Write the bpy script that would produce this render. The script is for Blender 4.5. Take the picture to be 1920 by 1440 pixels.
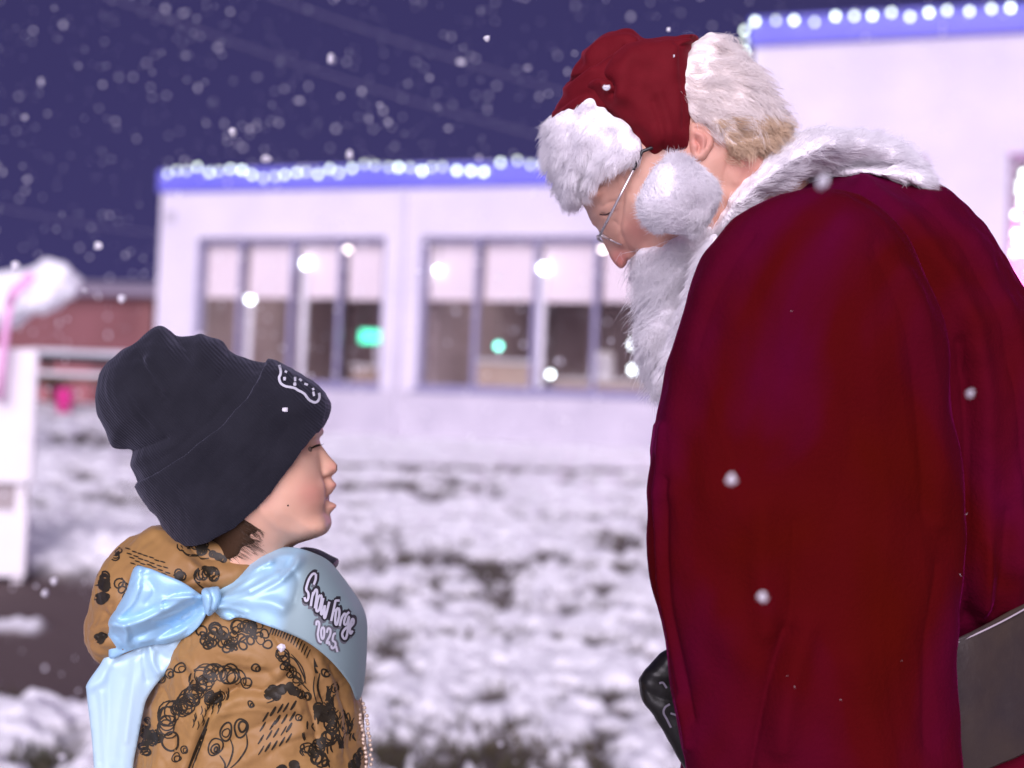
import bpy, math, random
import numpy as np
from mathutils import Vector, Matrix
from mathutils.bvhtree import BVHTree

for o in list(bpy.data.objects):
    bpy.data.objects.remove(o)
scene = bpy.context.scene
COL = scene.collection
rng = np.random.default_rng(7)
random.seed(7)
rad = math.radians

# ------------------------------------------------------------------ camera
FPX = 2600.0
PITCH, ROLL = rad(1.5), rad(2.3)
CAM = np.array([0.0, 0.0, 1.25])
FW = np.array([0, math.cos(PITCH), math.sin(PITCH)])
_u0 = np.array([0, -math.sin(PITCH), math.cos(PITCH)])
_r0 = np.array([1.0, 0, 0])
RT = _r0 * math.cos(ROLL) + _u0 * math.sin(ROLL)
UP = -_r0 * math.sin(ROLL) + _u0 * math.cos(ROLL)
cam_data = bpy.data.cameras.new('camera')
cam = bpy.data.objects.new('camera', cam_data)
COL.objects.link(cam)
m = Matrix.Identity(4)
for i in range(3):
    m[i][0], m[i][1], m[i][2], m[i][3] = RT[i], UP[i], -FW[i], CAM[i]
cam.matrix_world = m
cam_data.sensor_width = 36.0
cam_data.lens = 36.0 * FPX / 1920.0
cam_data.clip_start = 0.05
cam_data.clip_end = 2000
cam_data.dof.use_dof = True
cam_data.dof.focus_distance = 1.5
cam_data.dof.aperture_fstop = 2.95
scene.camera = cam

# ------------------------------------------------------------------ sky, key light, exposure
SUN_DIR = Vector((-0.10, -0.90, 0.40)).normalized()
world = bpy.data.worlds.new('World')
scene.world = world
world.use_nodes = True
wn = world.node_tree
for n in list(wn.nodes):
    wn.nodes.remove(n)
w_out = wn.nodes.new('ShaderNodeOutputWorld')
w_bg = wn.nodes.new('ShaderNodeBackground')
w_sky = wn.nodes.new('ShaderNodeTexSky')
w_sky.sky_type = 'NISHITA'
w_sky.sun_disc = False
w_sky.sun_elevation = math.asin(SUN_DIR.z)
w_sky.sun_rotation = math.atan2(SUN_DIR.x, SUN_DIR.y)
w_sky.air_density = 1.0
w_sky.dust_density = 0.0
w_sky.ozone_density = 6.0
w_tint = wn.nodes.new('ShaderNodeMix')
w_tint.data_type = 'RGBA'
w_tint.blend_type = 'MULTIPLY'
w_tint.inputs[0].default_value = 1.0
w_tint.inputs[7].default_value = (1.75, 0.66, 1.0, 1)
# a clear night sky is even down to the horizon: look the colour up well above it
w_tc = wn.nodes.new('ShaderNodeTexCoord')
w_add = wn.nodes.new('ShaderNodeVectorMath')
w_add.operation = 'ADD'
w_add.inputs[1].default_value = (0, 0, 0.9)
w_nrm = wn.nodes.new('ShaderNodeVectorMath')
w_nrm.operation = 'NORMALIZE'
wn.links.new(w_tc.outputs['Generated'], w_add.inputs[0])
wn.links.new(w_add.outputs[0], w_nrm.inputs[0])
wn.links.new(w_nrm.outputs[0], w_sky.inputs['Vector'])
wn.links.new(w_sky.outputs[0], w_tint.inputs[6])
wn.links.new(w_tint.outputs[2], w_bg.inputs[0])
w_bg.inputs[1].default_value = 0.045
wn.links.new(w_bg.outputs[0], w_out.inputs[0])

sun_data = bpy.data.lights.new('sun', 'SUN')
sun_data.energy = 3.1
sun_data.angle = rad(56)
sun_data.color = (1.0, 0.90, 1.03)
sun = bpy.data.objects.new('sun', sun_data)
COL.objects.link(sun)
sun.rotation_euler = SUN_DIR.to_track_quat('Z', 'Y').to_euler()
sun.location = SUN_DIR * 30

vs = scene.view_settings
vs.view_transform = 'Standard'
vs.look = 'None'
vs.gamma = 1.0
vs.exposure = 0.50
vs.use_curve_mapping = False
scene.render.engine = 'CYCLES'
scene.cycles.use_denoising = True
scene.cycles.max_bounces = 6
scene.cycles.transparent_max_bounces = 12
scene.cycles.sample_clamp_indirect = 4.0

# ------------------------------------------------------------------ helpers: materials
def mat(name, col, rough=0.6, spec=0.3, noise=None, bump=None, sheen=None, metal=0.0, sss=None, emit=None, coat=None, alpha=None):
    """noise = (scale, colour2, contrast); bump = (scale, strength, detail)"""
    M = bpy.data.materials.new(name)
    M.use_nodes = True
    nt = M.node_tree
    b = nt.nodes['Principled BSDF']
    b.inputs['Base Color'].default_value = (*col, 1)
    b.inputs['Roughness'].default_value = rough
    b.inputs['Specular IOR Level'].default_value = spec
    b.inputs['Metallic'].default_value = metal
    tc = nt.nodes.new('ShaderNodeTexCoord')
    if noise:
        t = nt.nodes.new('ShaderNodeTexNoise')
        t.inputs['Scale'].default_value = noise[0]
        t.inputs['Detail'].default_value = 5
        nt.links.new(tc.outputs['Object'], t.inputs['Vector'])
        r = nt.nodes.new('ShaderNodeValToRGB')
        c = noise[2] if len(noise) > 2 else 0.3
        r.color_ramp.elements[0].position = 0.5 - c / 2
        r.color_ramp.elements[1].position = 0.5 + c / 2
        r.color_ramp.elements[0].color = (*col, 1)
        r.color_ramp.elements[1].color = (*noise[1], 1)
        nt.links.new(t.outputs['Fac'], r.inputs['Fac'])
        nt.links.new(r.outputs['Color'], b.inputs['Base Color'])
    if bump:
        t = nt.nodes.new('ShaderNodeTexNoise')
        t.inputs['Scale'].default_value = bump[0]
        t.inputs['Detail'].default_value = bump[2] if len(bump) > 2 else 3
        nt.links.new(tc.outputs['Object'], t.inputs['Vector'])
        bn = nt.nodes.new('ShaderNodeBump')
        bn.inputs['Strength'].default_value = bump[1]
        bn.inputs['Distance'].default_value = bump[3] if len(bump) > 3 else 0.01
        nt.links.new(t.outputs['Fac'], bn.inputs['Height'])
        nt.links.new(bn.outputs['Normal'], b.inputs['Normal'])
    if sheen:
        b.inputs['Sheen Weight'].default_value = sheen[0]
        b.inputs['Sheen Roughness'].default_value = sheen[1]
        b.inputs['Sheen Tint'].default_value = (*sheen[2], 1)
    if sss:
        b.inputs['Subsurface Weight'].default_value = sss[0]
        b.inputs['Subsurface Radius'].default_value = sss[1]
        b.inputs['Subsurface Scale'].default_value = sss[2]
    if emit:
        b.inputs['Emission Color'].default_value = (*emit[0], 1)
        b.inputs['Emission Strength'].default_value = emit[1]
    if coat:
        b.inputs['Coat Weight'].default_value = coat
        b.inputs['Coat Roughness'].default_value = 0.15
    return M

def attr_mix(M, attr, col2):
    """mix the present base colour with col2 by a float attribute of the mesh"""
    nt = M.node_tree
    b = nt.nodes['Principled BSDF']
    a = nt.nodes.new('ShaderNodeAttribute')
    a.attribute_name = attr
    mx = nt.nodes.new('ShaderNodeMix')
    mx.data_type = 'RGBA'
    mx.inputs[7].default_value = (*col2, 1)
    if b.inputs['Base Color'].is_linked:
        src = b.inputs['Base Color'].links[0].from_socket
        nt.links.new(src, mx.inputs[6])
    else:
        mx.inputs[6].default_value = b.inputs['Base Color'].default_value
    nt.links.new(a.outputs['Fac'], mx.inputs[0])
    nt.links.new(mx.outputs[2], b.inputs['Base Color'])
    return M

def glass_mat(name, tint, gloss=0.12, rough=0.02):
    M = bpy.data.materials.new(name)
    M.use_nodes = True
    nt = M.node_tree
    nt.nodes.remove(nt.nodes['Principled BSDF'])
    out = nt.nodes['Material Output']
    tr = nt.nodes.new('ShaderNodeBsdfTransparent')
    tr.inputs[0].default_value = (*tint, 1)
    gl = nt.nodes.new('ShaderNodeBsdfGlossy')
    gl.inputs['Roughness'].default_value = rough
    mx = nt.nodes.new('ShaderNodeMixShader')
    fr = nt.nodes.new('ShaderNodeLayerWeight')
    pw = nt.nodes.new('ShaderNodeMath')
    pw.operation = 'POWER'
    pw.inputs[1].default_value = 4.0
    ad = nt.nodes.new('ShaderNodeMath')
    ad.operation = 'MULTIPLY_ADD'
    ad.inputs[1].default_value = 0.6
    ad.inputs[2].default_value = 0.025 + gloss
    nt.links.new(fr.outputs['Facing'], pw.inputs[0])
    nt.links.new(pw.outputs[0], ad.inputs[0])
    nt.links.new(ad.outputs[0], mx.inputs[0])
    nt.links.new(tr.outputs[0], mx.inputs[1])
    nt.links.new(gl.outputs[0], mx.inputs[2])
    nt.links.new(mx.outputs[0], out.inputs[0])
    return M

# ------------------------------------------------------------------ helpers: objects
def tag(o, label=None, cat=None, group=None, kind=None):
    if label: o['label'] = label
    if cat: o['category'] = cat
    if group: o['group'] = group
    if kind: o['kind'] = kind
    return o

def empty(name, loc, rz=0.0):
    o = bpy.data.objects.new(name, None)
    COL.objects.link(o)
    o.location = loc
    o.rotation_euler = (0, 0, rz)
    o.empty_display_size = 0.1
    return o

def mesh_obj(name, V, Fs, material, parent=None, smooth=True, world_coords=False, attrs=None):
    """V in the parent's local space, or in world space (world_coords) for a parent that is only translated"""
    V = np.asarray(V, dtype=np.float64)
    if world_coords and parent is not None:
        root = parent
        loc = np.zeros(3)
        while root is not None:
            loc = loc + np.array(root.location)
            root = root.parent
        V = V - loc
    me = bpy.data.meshes.new(name)
    if isinstance(Fs, np.ndarray):
        Fs = Fs.tolist()
    me.from_pydata(V.tolist(), [], Fs)
    if smooth:
        me.polygons.foreach_set('use_smooth', np.ones(len(me.polygons), dtype=bool))
    if attrs:
        for k, a in attrs.items():
            at = me.attributes.new(k, 'FLOAT', 'POINT')
            at.data.foreach_set('value', np.asarray(a, dtype=np.float32))
    me.update()
    if material:
        me.materials.append(material)
    o = bpy.data.objects.new(name, me)
    COL.objects.link(o)
    if parent is not None:
        o.parent = parent
    return o

def copy_obj(src, loc, parent):
    c = src.copy()
    COL.objects.link(c)
    c.parent = parent
    c.location = loc
    return c

class MB:
    """collects boxes and tubes for one mesh"""
    def __init__(s):
        s.v, s.f = [], []
    def add(s, v, f):
        n = len(s.v)
        s.v += [tuple(p) for p in v]
        s.f += [tuple(i + n for i in q) for q in f]
        return s
    def box(s, x0, x1, y0, y1, z0, z1, bev=0.0):
        if bev <= 0:
            v = [(x0, y0, z0), (x1, y0, z0), (x1, y1, z0), (x0, y1, z0), (x0, y0, z1), (x1, y0, z1), (x1, y1, z1), (x0, y1, z1)]
            return s.add(v, [(0, 3, 2, 1), (4, 5, 6, 7), (0, 1, 5, 4), (1, 2, 6, 5), (2, 3, 7, 6), (3, 0, 4, 7)])
        b = bev
        def ring(z, i):
            return [(x0 + i, y0 + b, z), (x0 + b, y0 + i, z), (x1 - b, y0 + i, z), (x1 - i, y0 + b, z),
                    (x1 - i, y1 - b, z), (x1 - b, y1 - i, z), (x0 + b, y1 - i, z), (x0 + i, y1 - b, z)]
        v = ring(z0, b) + ring(z0 + b, 0) + ring(z1 - b, 0) + ring(z1, b)
        f = []
        for r in range(3):
            for i in range(8):
                j = (i + 1) % 8
                f.append((r * 8 + i, r * 8 + j, r * 8 + 8 + j, r * 8 + 8 + i))
        f.append(tuple(range(7, -1, -1)))
        f.append(tuple(range(24, 32)))
        return s.add(v, f)
    def tube(s, pts, r, n=8, cap=True):
        pts = [Vector(p) for p in pts]
        rs = r if isinstance(r, (list, tuple)) else [r] * len(pts)
        v, f = [], []
        up = None
        for i, p in enumerate(pts):
            t = (pts[min(i + 1, len(pts) - 1)] - pts[max(i - 1, 0)]).normalized()
            if up is None:
                up = Vector((0, 0, 1)) if abs(t.z) < 0.9 else Vector((0, 1, 0))
            a = t.cross(up).normalized()
            up = a.cross(t).normalized()
            for k in range(n):
                q = 2 * math.pi * k / n
                v.append(p + (a * math.cos(q) + up * math.sin(q)) * rs[i])
        for i in range(len(pts) - 1):
            for k in range(n):
                j = (k + 1) % n
                f.append((i * n + k, i * n + j, (i + 1) * n + j, (i + 1) * n + k))
        if cap:
            f.append(tuple(range(n - 1, -1, -1)))
            f.append(tuple((len(pts) - 1) * n + k for k in range(n)))
        return s.add(v, f)
    def ball(s, c, r, nu=12, nv=8, sc=(1, 1, 1)):
        v = [(c[0], c[1], c[2] + r * sc[2])]
        for i in range(1, nv):
            a = math.pi * i / nv
            for k in range(nu):
                q = 2 * math.pi * k / nu
                v.append((c[0] + r * sc[0] * math.sin(a) * math.cos(q), c[1] + r * sc[1] * math.sin(a) * math.sin(q), c[2] + r * sc[2] * math.cos(a)))
        v.append((c[0], c[1], c[2] - r * sc[2]))
        f = []
        for k in range(nu):
            f.append((0, 1 + k, 1 + (k + 1) % nu))
            f.append((len(v) - 1, 1 + (nv - 2) * nu + (k + 1) % nu, 1 + (nv - 2) * nu + k))
        for i in range(nv - 2):
            for k in range(nu):
                j = (k + 1) % nu
                f.append((1 + i * nu + k, 1 + (i + 1) * nu + k, 1 + (i + 1) * nu + j, 1 + i * nu + j))
        return s.add(v, f)
    def build(s, name, material, parent=None, smooth=False):
        return mesh_obj(name, s.v, s.f, material, parent, smooth)

def sstep(t):
    t = np.clip(t, 0, 1)
    return t * t * (3 - 2 * t)

def vnoise(x, y, seed=0):
    """2-D value noise, vectorised"""
    xi, yi = np.floor(x).astype(np.int64), np.floor(y).astype(np.int64)
    fx, fy = sstep(x - xi), sstep(y - yi)
    def h(a, b):
        n = (a * 374761393 + b * 668265263 + seed * 974634777) & 0x7fffffff
        n = ((n ^ (n >> 13)) * 1274126177) & 0x7fffffff
        return ((n ^ (n >> 16)) & 0xffff) / 65535.0
    return (h(xi, yi) * (1 - fx) + h(xi + 1, yi) * fx) * (1 - fy) + (h(xi, yi + 1) * (1 - fx) + h(xi + 1, yi + 1) * fx) * fy

def fbm(x, y, oct=4, seed=0):
    s, a, t = 0, 1.0, 0
    for i in range(oct):
        s = s + a * vnoise(x * 2 ** i + 17.3 * i, y * 2 ** i - 9.1 * i, seed + i)
        t += a
        a *= 0.5
    return s / t

# ------------------------------------------------------------------ ground
def zg(x, y):
    x, y = np.asarray(x, float), np.asarray(y, float)
    return 0.9 * sstep((y - 4) / 13) + 0.27 * sstep((-x - 2) / 3.5) * sstep((y - 8) / 7)

def path_mask(x, y):
    """1 inside the trodden brown path that runs in from the left and stops behind the child"""
    c = 6.95 - 0.30 * (x + 2.2)
    half = 1.22 + 0.12 * np.sin(x * 3.1) - 0.55 * sstep((x + 2.0) / 1.3)
    d = half - np.abs(y - c) + 0.25 * (fbm(x * 2.2, y * 2.2, 3, 55) - 0.5)
    return sstep(d / 0.16 + 0.5) * sstep((-0.75 - x) / 0.5)

rows = np.concatenate([np.linspace(-8, 0.8, 8)[:-1], np.geomspace(0.8, 3.2, 30)[:-1], np.geomspace(3.2, 21, 560)[:-1], np.geomspace(21, 600, 50)])
cols = np.linspace(-1, 1, 441)
gy = np.repeat(rows[:, None], len(cols), 1)
gx = cols[None, :] * (0.52 * np.maximum(gy, 0.0) + 3.0 + 0.9 * np.maximum(gy - 30, 0))
gz = zg(gx, gy)
pm = path_mask(gx, gy)
n1 = fbm(gx * 3.4, gy * 3.0, 3, 1)
n2 = fbm(gx * 10.5, gy * 9, 3, 2)
n3 = fbm(gx * 1.1, gy * 0.9, 3, 3)
bare = 0.035 * sstep((gx + 0.35) / 0.6) * sstep((6.4 - gy) / 1.2)
n4 = fbm(gx * 24, gy * 20, 2, 5)
cover = 0.42 * n1 + 0.40 * n2 + 0.24 * n3 + 0.19 * n4 - bare
snow = sstep((cover - 0.535) / 0.11)
snow = np.maximum(snow, sstep((gy - 13.9 + 0.16 * gx) / 0.3) * 0.92 * sstep((fbm(gx * 2, gy * 2, 3, 9) - 0.22) / 0.12))
snow = snow * (1 - pm)
streak = sstep((0.12 - np.abs(gy - 7.0 + 0.1 * (gx + 2.5))) / 0.05) * sstep((-2.28 - gx) / 0.08)
snow = np.maximum(snow, 0.9 * streak)
fade = sstep((60 - gy) / 30)
lump = snow * (0.025 + 0.08 * np.clip(cover - 0.5, 0, 0.4) + 0.06 * (n2 - 0.4) + 0.05 * (n4 - 0.5))
bank = 0.10 * sstep((fbm(gx * 1.7, gy * 1.7, 2, 21) - 0.35) / 0.4) * np.exp(-((gy - 5.2 + 0.3 * (gx + 2.2)) / 0.35) ** 2) * sstep((-1.0 - gx) / 0.3)
bank = bank + 0.12 * np.exp(-((gy - 8.75 + 0.25 * (gx + 2.2)) / 0.4) ** 2) * sstep((-1.1 - gx) / 0.4)
near = sstep((gy - 2.0) / 1.0)
gz = gz + (lump + bank * (1 - pm)) * fade * near + 0.012 * (n2 - 0.5) * (1 - snow) * fade * near - 0.02 * pm
snow = np.maximum(snow, np.clip(bank * 14, 0, 1) * (1 - pm))
nr, nc = gy.shape
ii = (np.arange(nr - 1)[:, None] * nc + np.arange(nc - 1)[None, :]).ravel()
gf = np.stack([ii, ii + 1, ii + nc + 1, ii + nc], 1)
M_ground = mat('lawn_turf', (0.075, 0.060, 0.058), 0.9, 0.2, noise=(9, (0.15, 0.125, 0.115), 0.4), bump=(60, 0.6, 4))
attr_mix(M_ground, 'path', (0.115, 0.082, 0.080))
attr_mix(M_ground, 'snow', (0.91, 0.90, 0.93))
ground = mesh_obj('ground', np.stack([gx.ravel(), gy.ravel(), gz.ravel()], 1), gf, M_ground, attrs={'snow': snow.ravel(), 'path': pm.ravel()})
tag(ground, 'patchy snow covered lawn with a bare brown path', 'ground', kind='structure')

# blades of grass that stick out of the thin snow
M_grass = mat('dry_grass', (0.055, 0.060, 0.030), 0.8, 0.2, noise=(3, (0.12, 0.085, 0.05), 0.5))
gv, gfc = [], []
for _ in range(5200):
    y = 4.4 + 9.5 * random.random() ** 1.6
    x = random.uniform(-0.42 * y, 0.42 * y)
    if float(path_mask(np.array(x), np.array(y))) > 0.3: continue
    if float(0.55 * fbm(np.array(x * 3.4), np.array(y * 3.0), 3, 1) + 0.35 * fbm(np.array(x * 1.1), np.array(y * .9), 3, 3)) > 0.46: continue
    z = float(zg(x, y))
    for b in range(3):
        a = random.uniform(0, 6.28); h = random.uniform(.04, .10); l = random.uniform(.01, .05); w = .004
        bx, by = x + random.uniform(-.03, .03), y + random.uniform(-.03, .03)
        n = len(gv)
        gv += [(bx - w * math.sin(a), by + w * math.cos(a), z), (bx + w * math.sin(a), by - w * math.cos(a), z),
               (bx + l * .5 * math.cos(a), by + l * .5 * math.sin(a), z + h * .7), (bx + l * math.cos(a), by + l * math.sin(a), z + h)]
        gfc += [(n, n + 1, n + 2), (n, n + 2, n + 3)]
tag(mesh_obj('grass', gv, gfc, M_grass, smooth=False), 'dark grass blades sticking out of the thin snow', 'grass', kind='stuff')

# stone edging of the bed in front of the windows
M_stone = mat('kerb_stone', (0.10, 0.085, 0.09), 0.85, 0.2, noise=(14, (0.2, 0.18, 0.19), 0.4), bump=(30, 0.5))
kerb = empty('kerb', (0, 0, 0))
tag(kerb, 'dark stone kerb with thin snow edging the lawn before the windows', 'kerb', kind='structure')
kx = -2.6
i = 0
while kx < 1.5:
    L = 0.44 + 0.08 * random.random()
    y0 = 13.12 + 0.16 * (kx + 1.5)
    z0 = float(zg(kx + L / 2, y0))
    o = MB().box(-L / 2 + .008, L / 2 - .008, -0.06, 0.06, -0.10, 0.065 + 0.02 * random.random(), 0.012).build('kerb_block', M_stone, kerb, False)
    o.location = (kx + L / 2, y0, z0)
    o.rotation_euler = (0, 0, 0.16)
    kx += L
    i += 1

# ------------------------------------------------------------------ long low building
M_wall = mat('white_render', (0.72, 0.67, 0.74), 0.8, 0.2, noise=(0.9, (0.58, 0.54, 0.63), 0.5), bump=(40, 0.15))
M_plinth = mat('plinth_render', (0.42, 0.39, 0.46), 0.85, 0.2, noise=(1.8, (0.56, 0.52, 0.59), 0.5), bump=(20, 0.3))
M_blue = mat('blue_metal', (0.13, 0.13, 0.62), 0.45, 0.4, noise=(1.0, (0.17, 0.16, 0.66), 0.6))
M_frame = mat('blue_frame', (0.26, 0.24, 0.38), 0.5, 0.4)
M_pane = glass_mat('window_glass', (1.0, 1.0, 1.0), 0.0)
M_blind = mat('roller_blind', (0.66, 0.57, 0.61), 0.9, 0.1, noise=(0.8, (0.74, 0.65, 0.68), 0.5), emit=None)
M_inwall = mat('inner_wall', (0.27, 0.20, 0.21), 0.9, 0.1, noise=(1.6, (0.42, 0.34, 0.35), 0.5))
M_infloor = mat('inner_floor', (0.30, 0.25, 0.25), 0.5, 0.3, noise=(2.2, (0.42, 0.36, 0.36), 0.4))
M_white = mat('white_paint', (0.80, 0.78, 0.82), 0.5, 0.3, noise=(3, (0.72, 0.70, 0.75), 0.5))
YAW = rad(-19)
BO = (-5.18, 20.0)
ZB = 0.45
low = empty('low_building', (BO[0], BO[1], 0), YAW)
tag(low, 'long low white building with blue fascia and two wide window bays', 'building')
wz0, wz1 = 1.62, 3.68
bays = [(0.64, 3.58, [1.32, 2.14, 2.88]), (4.10, 8.02, [4.90, 5.72, 6.55, 7.35])]
wb = MB()
wb.box(0, 0.64, 0, 0.3, wz0 - .02, 4.34)
wb.box(3.58, 4.10, 0, 0.3, wz0 - .02, 4.34)
wb.box(8.02, 8.5, 0, 0.3, wz0 - .02, 4.34)
wb.box(0.64, 3.58, 0, 0.3, wz1, 4.34)
wb.box(4.10, 8.02, 0, 0.3, wz1, 4.34)
wb.box(0, 0.25, 0.302, 6.5, ZB, 4.34)
wb.box(0.25, 8.5, 6.2, 6.5, ZB, 4.34)
wb.build('wall', M_wall, low)
MB().box(-0.02, 8.48, -0.06, 0.298, ZB, wz0 - .022, 0.02).build('plinth', M_plinth, low)
MB().box(-0.05, 8.46, -0.05, 6.55, 4.342, 4.66, 0.015).build('fascia', M_blue, low)
MB().box(0.1, 8.4, 0.15, 6.4, 4.663, 4.70).build('roof', mat('roof_snow', (0.82, 0.82, 0.86), 0.9, 0.1, bump=(5, 0.4)), low)
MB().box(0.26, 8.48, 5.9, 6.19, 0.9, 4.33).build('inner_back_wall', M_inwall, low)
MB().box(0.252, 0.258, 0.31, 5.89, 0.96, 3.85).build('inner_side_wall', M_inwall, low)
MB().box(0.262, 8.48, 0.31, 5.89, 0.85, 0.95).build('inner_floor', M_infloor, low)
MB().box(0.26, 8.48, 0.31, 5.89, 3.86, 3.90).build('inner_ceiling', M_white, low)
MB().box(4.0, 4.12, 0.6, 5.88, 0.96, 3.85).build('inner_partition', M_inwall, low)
MB().box(0.08, 0.26, -0.012, -0.002, 3.90, 4.06, 0.003).build('vent_grille', mat('grille', (0.45, 0.42, 0.48), 0.6), low)
MB().tube([(3.84, -.045, .9), (3.84, -.045, 4.33)], .035, 10).build('downpipe', M_wall, low, True)
for (a, b, mull) in bays:
    xs = [a] + mull + [b]
    win = MB()
    win.box(a, b, 0.06, 0.14, wz0, wz0 + .07)
    win.box(a, b, 0.06, 0.14, wz1 - .06, wz1)
    for q in xs:
        hw = .026
        q0 = min(max(q, a + hw), b - hw)
        win.box(q0 - hw, q0 + hw, 0.055, 0.145, wz0 + .07, wz1 - .06)
    wo = win.build('window_frame', M_frame, low)
    MB().box(a - .02, b + .02, -0.10, 0.05, wz0 - .045, wz0 - .001, .01).build('sill', M_frame, wo)
    for j in range(len(xs) - 1):
        q0, q1 = xs[j] + .04, xs[j + 1] - .04
        MB().box(q0, q1, 0.096, 0.104, wz0 + .07, wz1 - .06).build('pane', M_pane, wo)
        zb = 2.88 - .02 * random.random()
        MB().box(q0 + .03, q1 - .02, 0.20, 0.206, zb, wz1 - .02).box(q0 + .03, q1 - .02, 0.19, 0.215, zb - .03, zb).build('blind', M_blind, wo)

# ------------------------------------------------------------------ tall white building on the right
tall = empty('tall_building', (BO[0] + 8.5 * math.cos(YAW), BO[1] + 8.5 * math.sin(YAW), 0), YAW)
tag(tall, 'taller white building with blue fascia and a pink lit window', 'building')
W0, W1 = 3.04, 4.5
tb = MB()
tb.box(0, W0, -0.004, 0.35, ZB, 6.04)
tb.box(W0, W1, -0.004, 0.35, 4.62, 6.04)
tb.box(W0, W1, -0.004, 0.35, ZB, 1.5)
tb.box(W1, 7.5, -0.004, 0.35, ZB, 6.04)
tb.box(0, 0.3, 0.352, 8, ZB, 6.04)
tb.box(0.3, 7.5, 7.7, 8, ZB, 6.04)
tb.build('wall', M_wall, tall)
MB().box(-0.06, 7.5, -0.07, 8.05, 6.043, 6.40, 0.015).build('fascia', M_blue, tall)
MB().box(0.05, 7.4, 0.1, 7.9, 6.403, 6.43).build('roof', bpy.data.materials['roof_snow'], tall)
MB().box(2.02, 2.12, -0.03, -0.006, 4.46, 4.60, .005).build('wall_box', mat('wall_box_grey', (0.30, 0.24, 0.28), 0.6), tall)
tw = MB()
tw.box(W0, W0 + .08, 0.08, 0.16, 1.5, 4.62).box(W1 - .08, W1, 0.08, 0.16, 1.5, 4.62).box(W0 + .08, W1 - .08, 0.08, 0.16, 4.54, 4.62).box(W0 + .08, W1 - .08, 0.08, 0.16, 1.5, 1.58).box(W0 + .08, W1 - .08, 0.085, 0.155, 3.98, 4.03)
two = tw.build('window_frame', mat('grey_frame', (0.30, 0.26, 0.32), 0.5), tall)
MB().box(W0 + .08, W1 - .08, 0.116, 0.124, 1.58, 3.98).build('pane', M_pane, two)
MB().box(W0 + .08, W1 - .08, 0.116, 0.124, 4.03, 4.54).build('pane', M_pane, two)
MB().box(W0 - .2, W1 + .2, 1.8, 1.9, 1.2, 4.9).build('inner_back_wall', M_inwall, tall)
MB().box(W0 - .2, W1 + .2, 0.36, 1.79, 1.3, 1.45).build('display_shelf', M_white, tall)

def tall_pt(x, y, z):
    p = tall.matrix_basis @ Vector((x, y, z))
    return p

# pink lit tinsel tree in that window
M_pink = mat('pink_tinsel', (0.85, 0.18, 0.62), 0.4, 0.5, emit=((1.0, 0.35, 0.9), 0.9))
M_bulbw = mat('bulb_glow', (0.9, 0.95, 0.92), 0.3, 0.5, emit=((0.82, 1.0, 0.88), 6.0))
M_bulbd = mat('bulb_glow_dim', (0.9, 0.95, 0.92), 0.3, 0.5, emit=((0.86, 1.0, 0.74), 2.1))
M_bulbm = mat('bulb_glow_mid', (0.9, 0.95, 0.92), 0.3, 0.5, emit=((0.84, 1.0, 0.84), 3.9))
M_bulbp = mat('bulb_glow_pink', (0.9, 0.6, 0.9), 0.3, 0.5, emit=((1.0, 0.40, 0.95), 6.0))
M_bulbt = mat('bulb_glow_teal', (0.6, 0.9, 0.9), 0.3, 0.5, emit=((0.15, 0.9, 0.7), 6.0))
M_wire = mat('light_wire', (0.04, 0.06, 0.05), 0.5)
tree = empty('tinsel_tree', tall_pt(3.36, 0.75, 1.45), YAW)
tag(tree, 'pink lit tinsel tree standing in the window of the tall building', 'tinsel tree')
MB().tube([(0, 0, 0), (0, 0, 2.5)], [.03, .012], 8).build('trunk', M_wire, tree)
cv, cf = [], []
for _ in range(2600):
    h = random.random() ** 1.25
    r = (1 - h * .8) * 0.52 * math.sqrt(random.random()) + .02
    a = random.uniform(0, 6.28)
    p = Vector((r * math.cos(a), r * math.sin(a), .12 + 2.55 * h))
    d = Vector((math.cos(a), math.sin(a), random.uniform(-.6, .3))).normalized() * .10
    s = Vector((-d.y, d.x, random.uniform(-.05, .05))) * .22
    n = len(cv)
    cv += [p - s, p + s, p + d + s * .3, p + d - s * .3]
    cf.append((n, n + 1, n + 2, n + 3))
mesh_obj('crown', cv, cf, M_pink, tree, smooth=False)
b0 = MB().ball((0, 0, 0), .03, 10, 6).build('bulb', M_bulbp, tree, True)
k = 0
for _ in range(60):
    h = random.random(); a = random.uniform(2.6, 5.4); r = (1 - h * .8) * .52 + .04
    loc = (r * math.cos(a), r * math.sin(a), .15 + 2.95 * h)
    o = b0 if k == 0 else copy_obj(b0, loc, tree)
    o.location = loc
    if k % 3 == 0 or loc[2] > 2.2:
        o.material_slots[0].link = 'OBJECT'; o.material_slots[0].material = M_bulbw
    k += 1

tl = bpy.data.lights.new('tree_glow', 'POINT')
tl.energy = 160; tl.color = (1.0, 0.10, 0.75); tl.shadow_soft_size = .25
tlo = bpy.data.objects.new('tree_glow', tl)
COL.objects.link(tlo)
tlo.parent = tree
tlo.location = (.15, -.56, 1.5)

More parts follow.
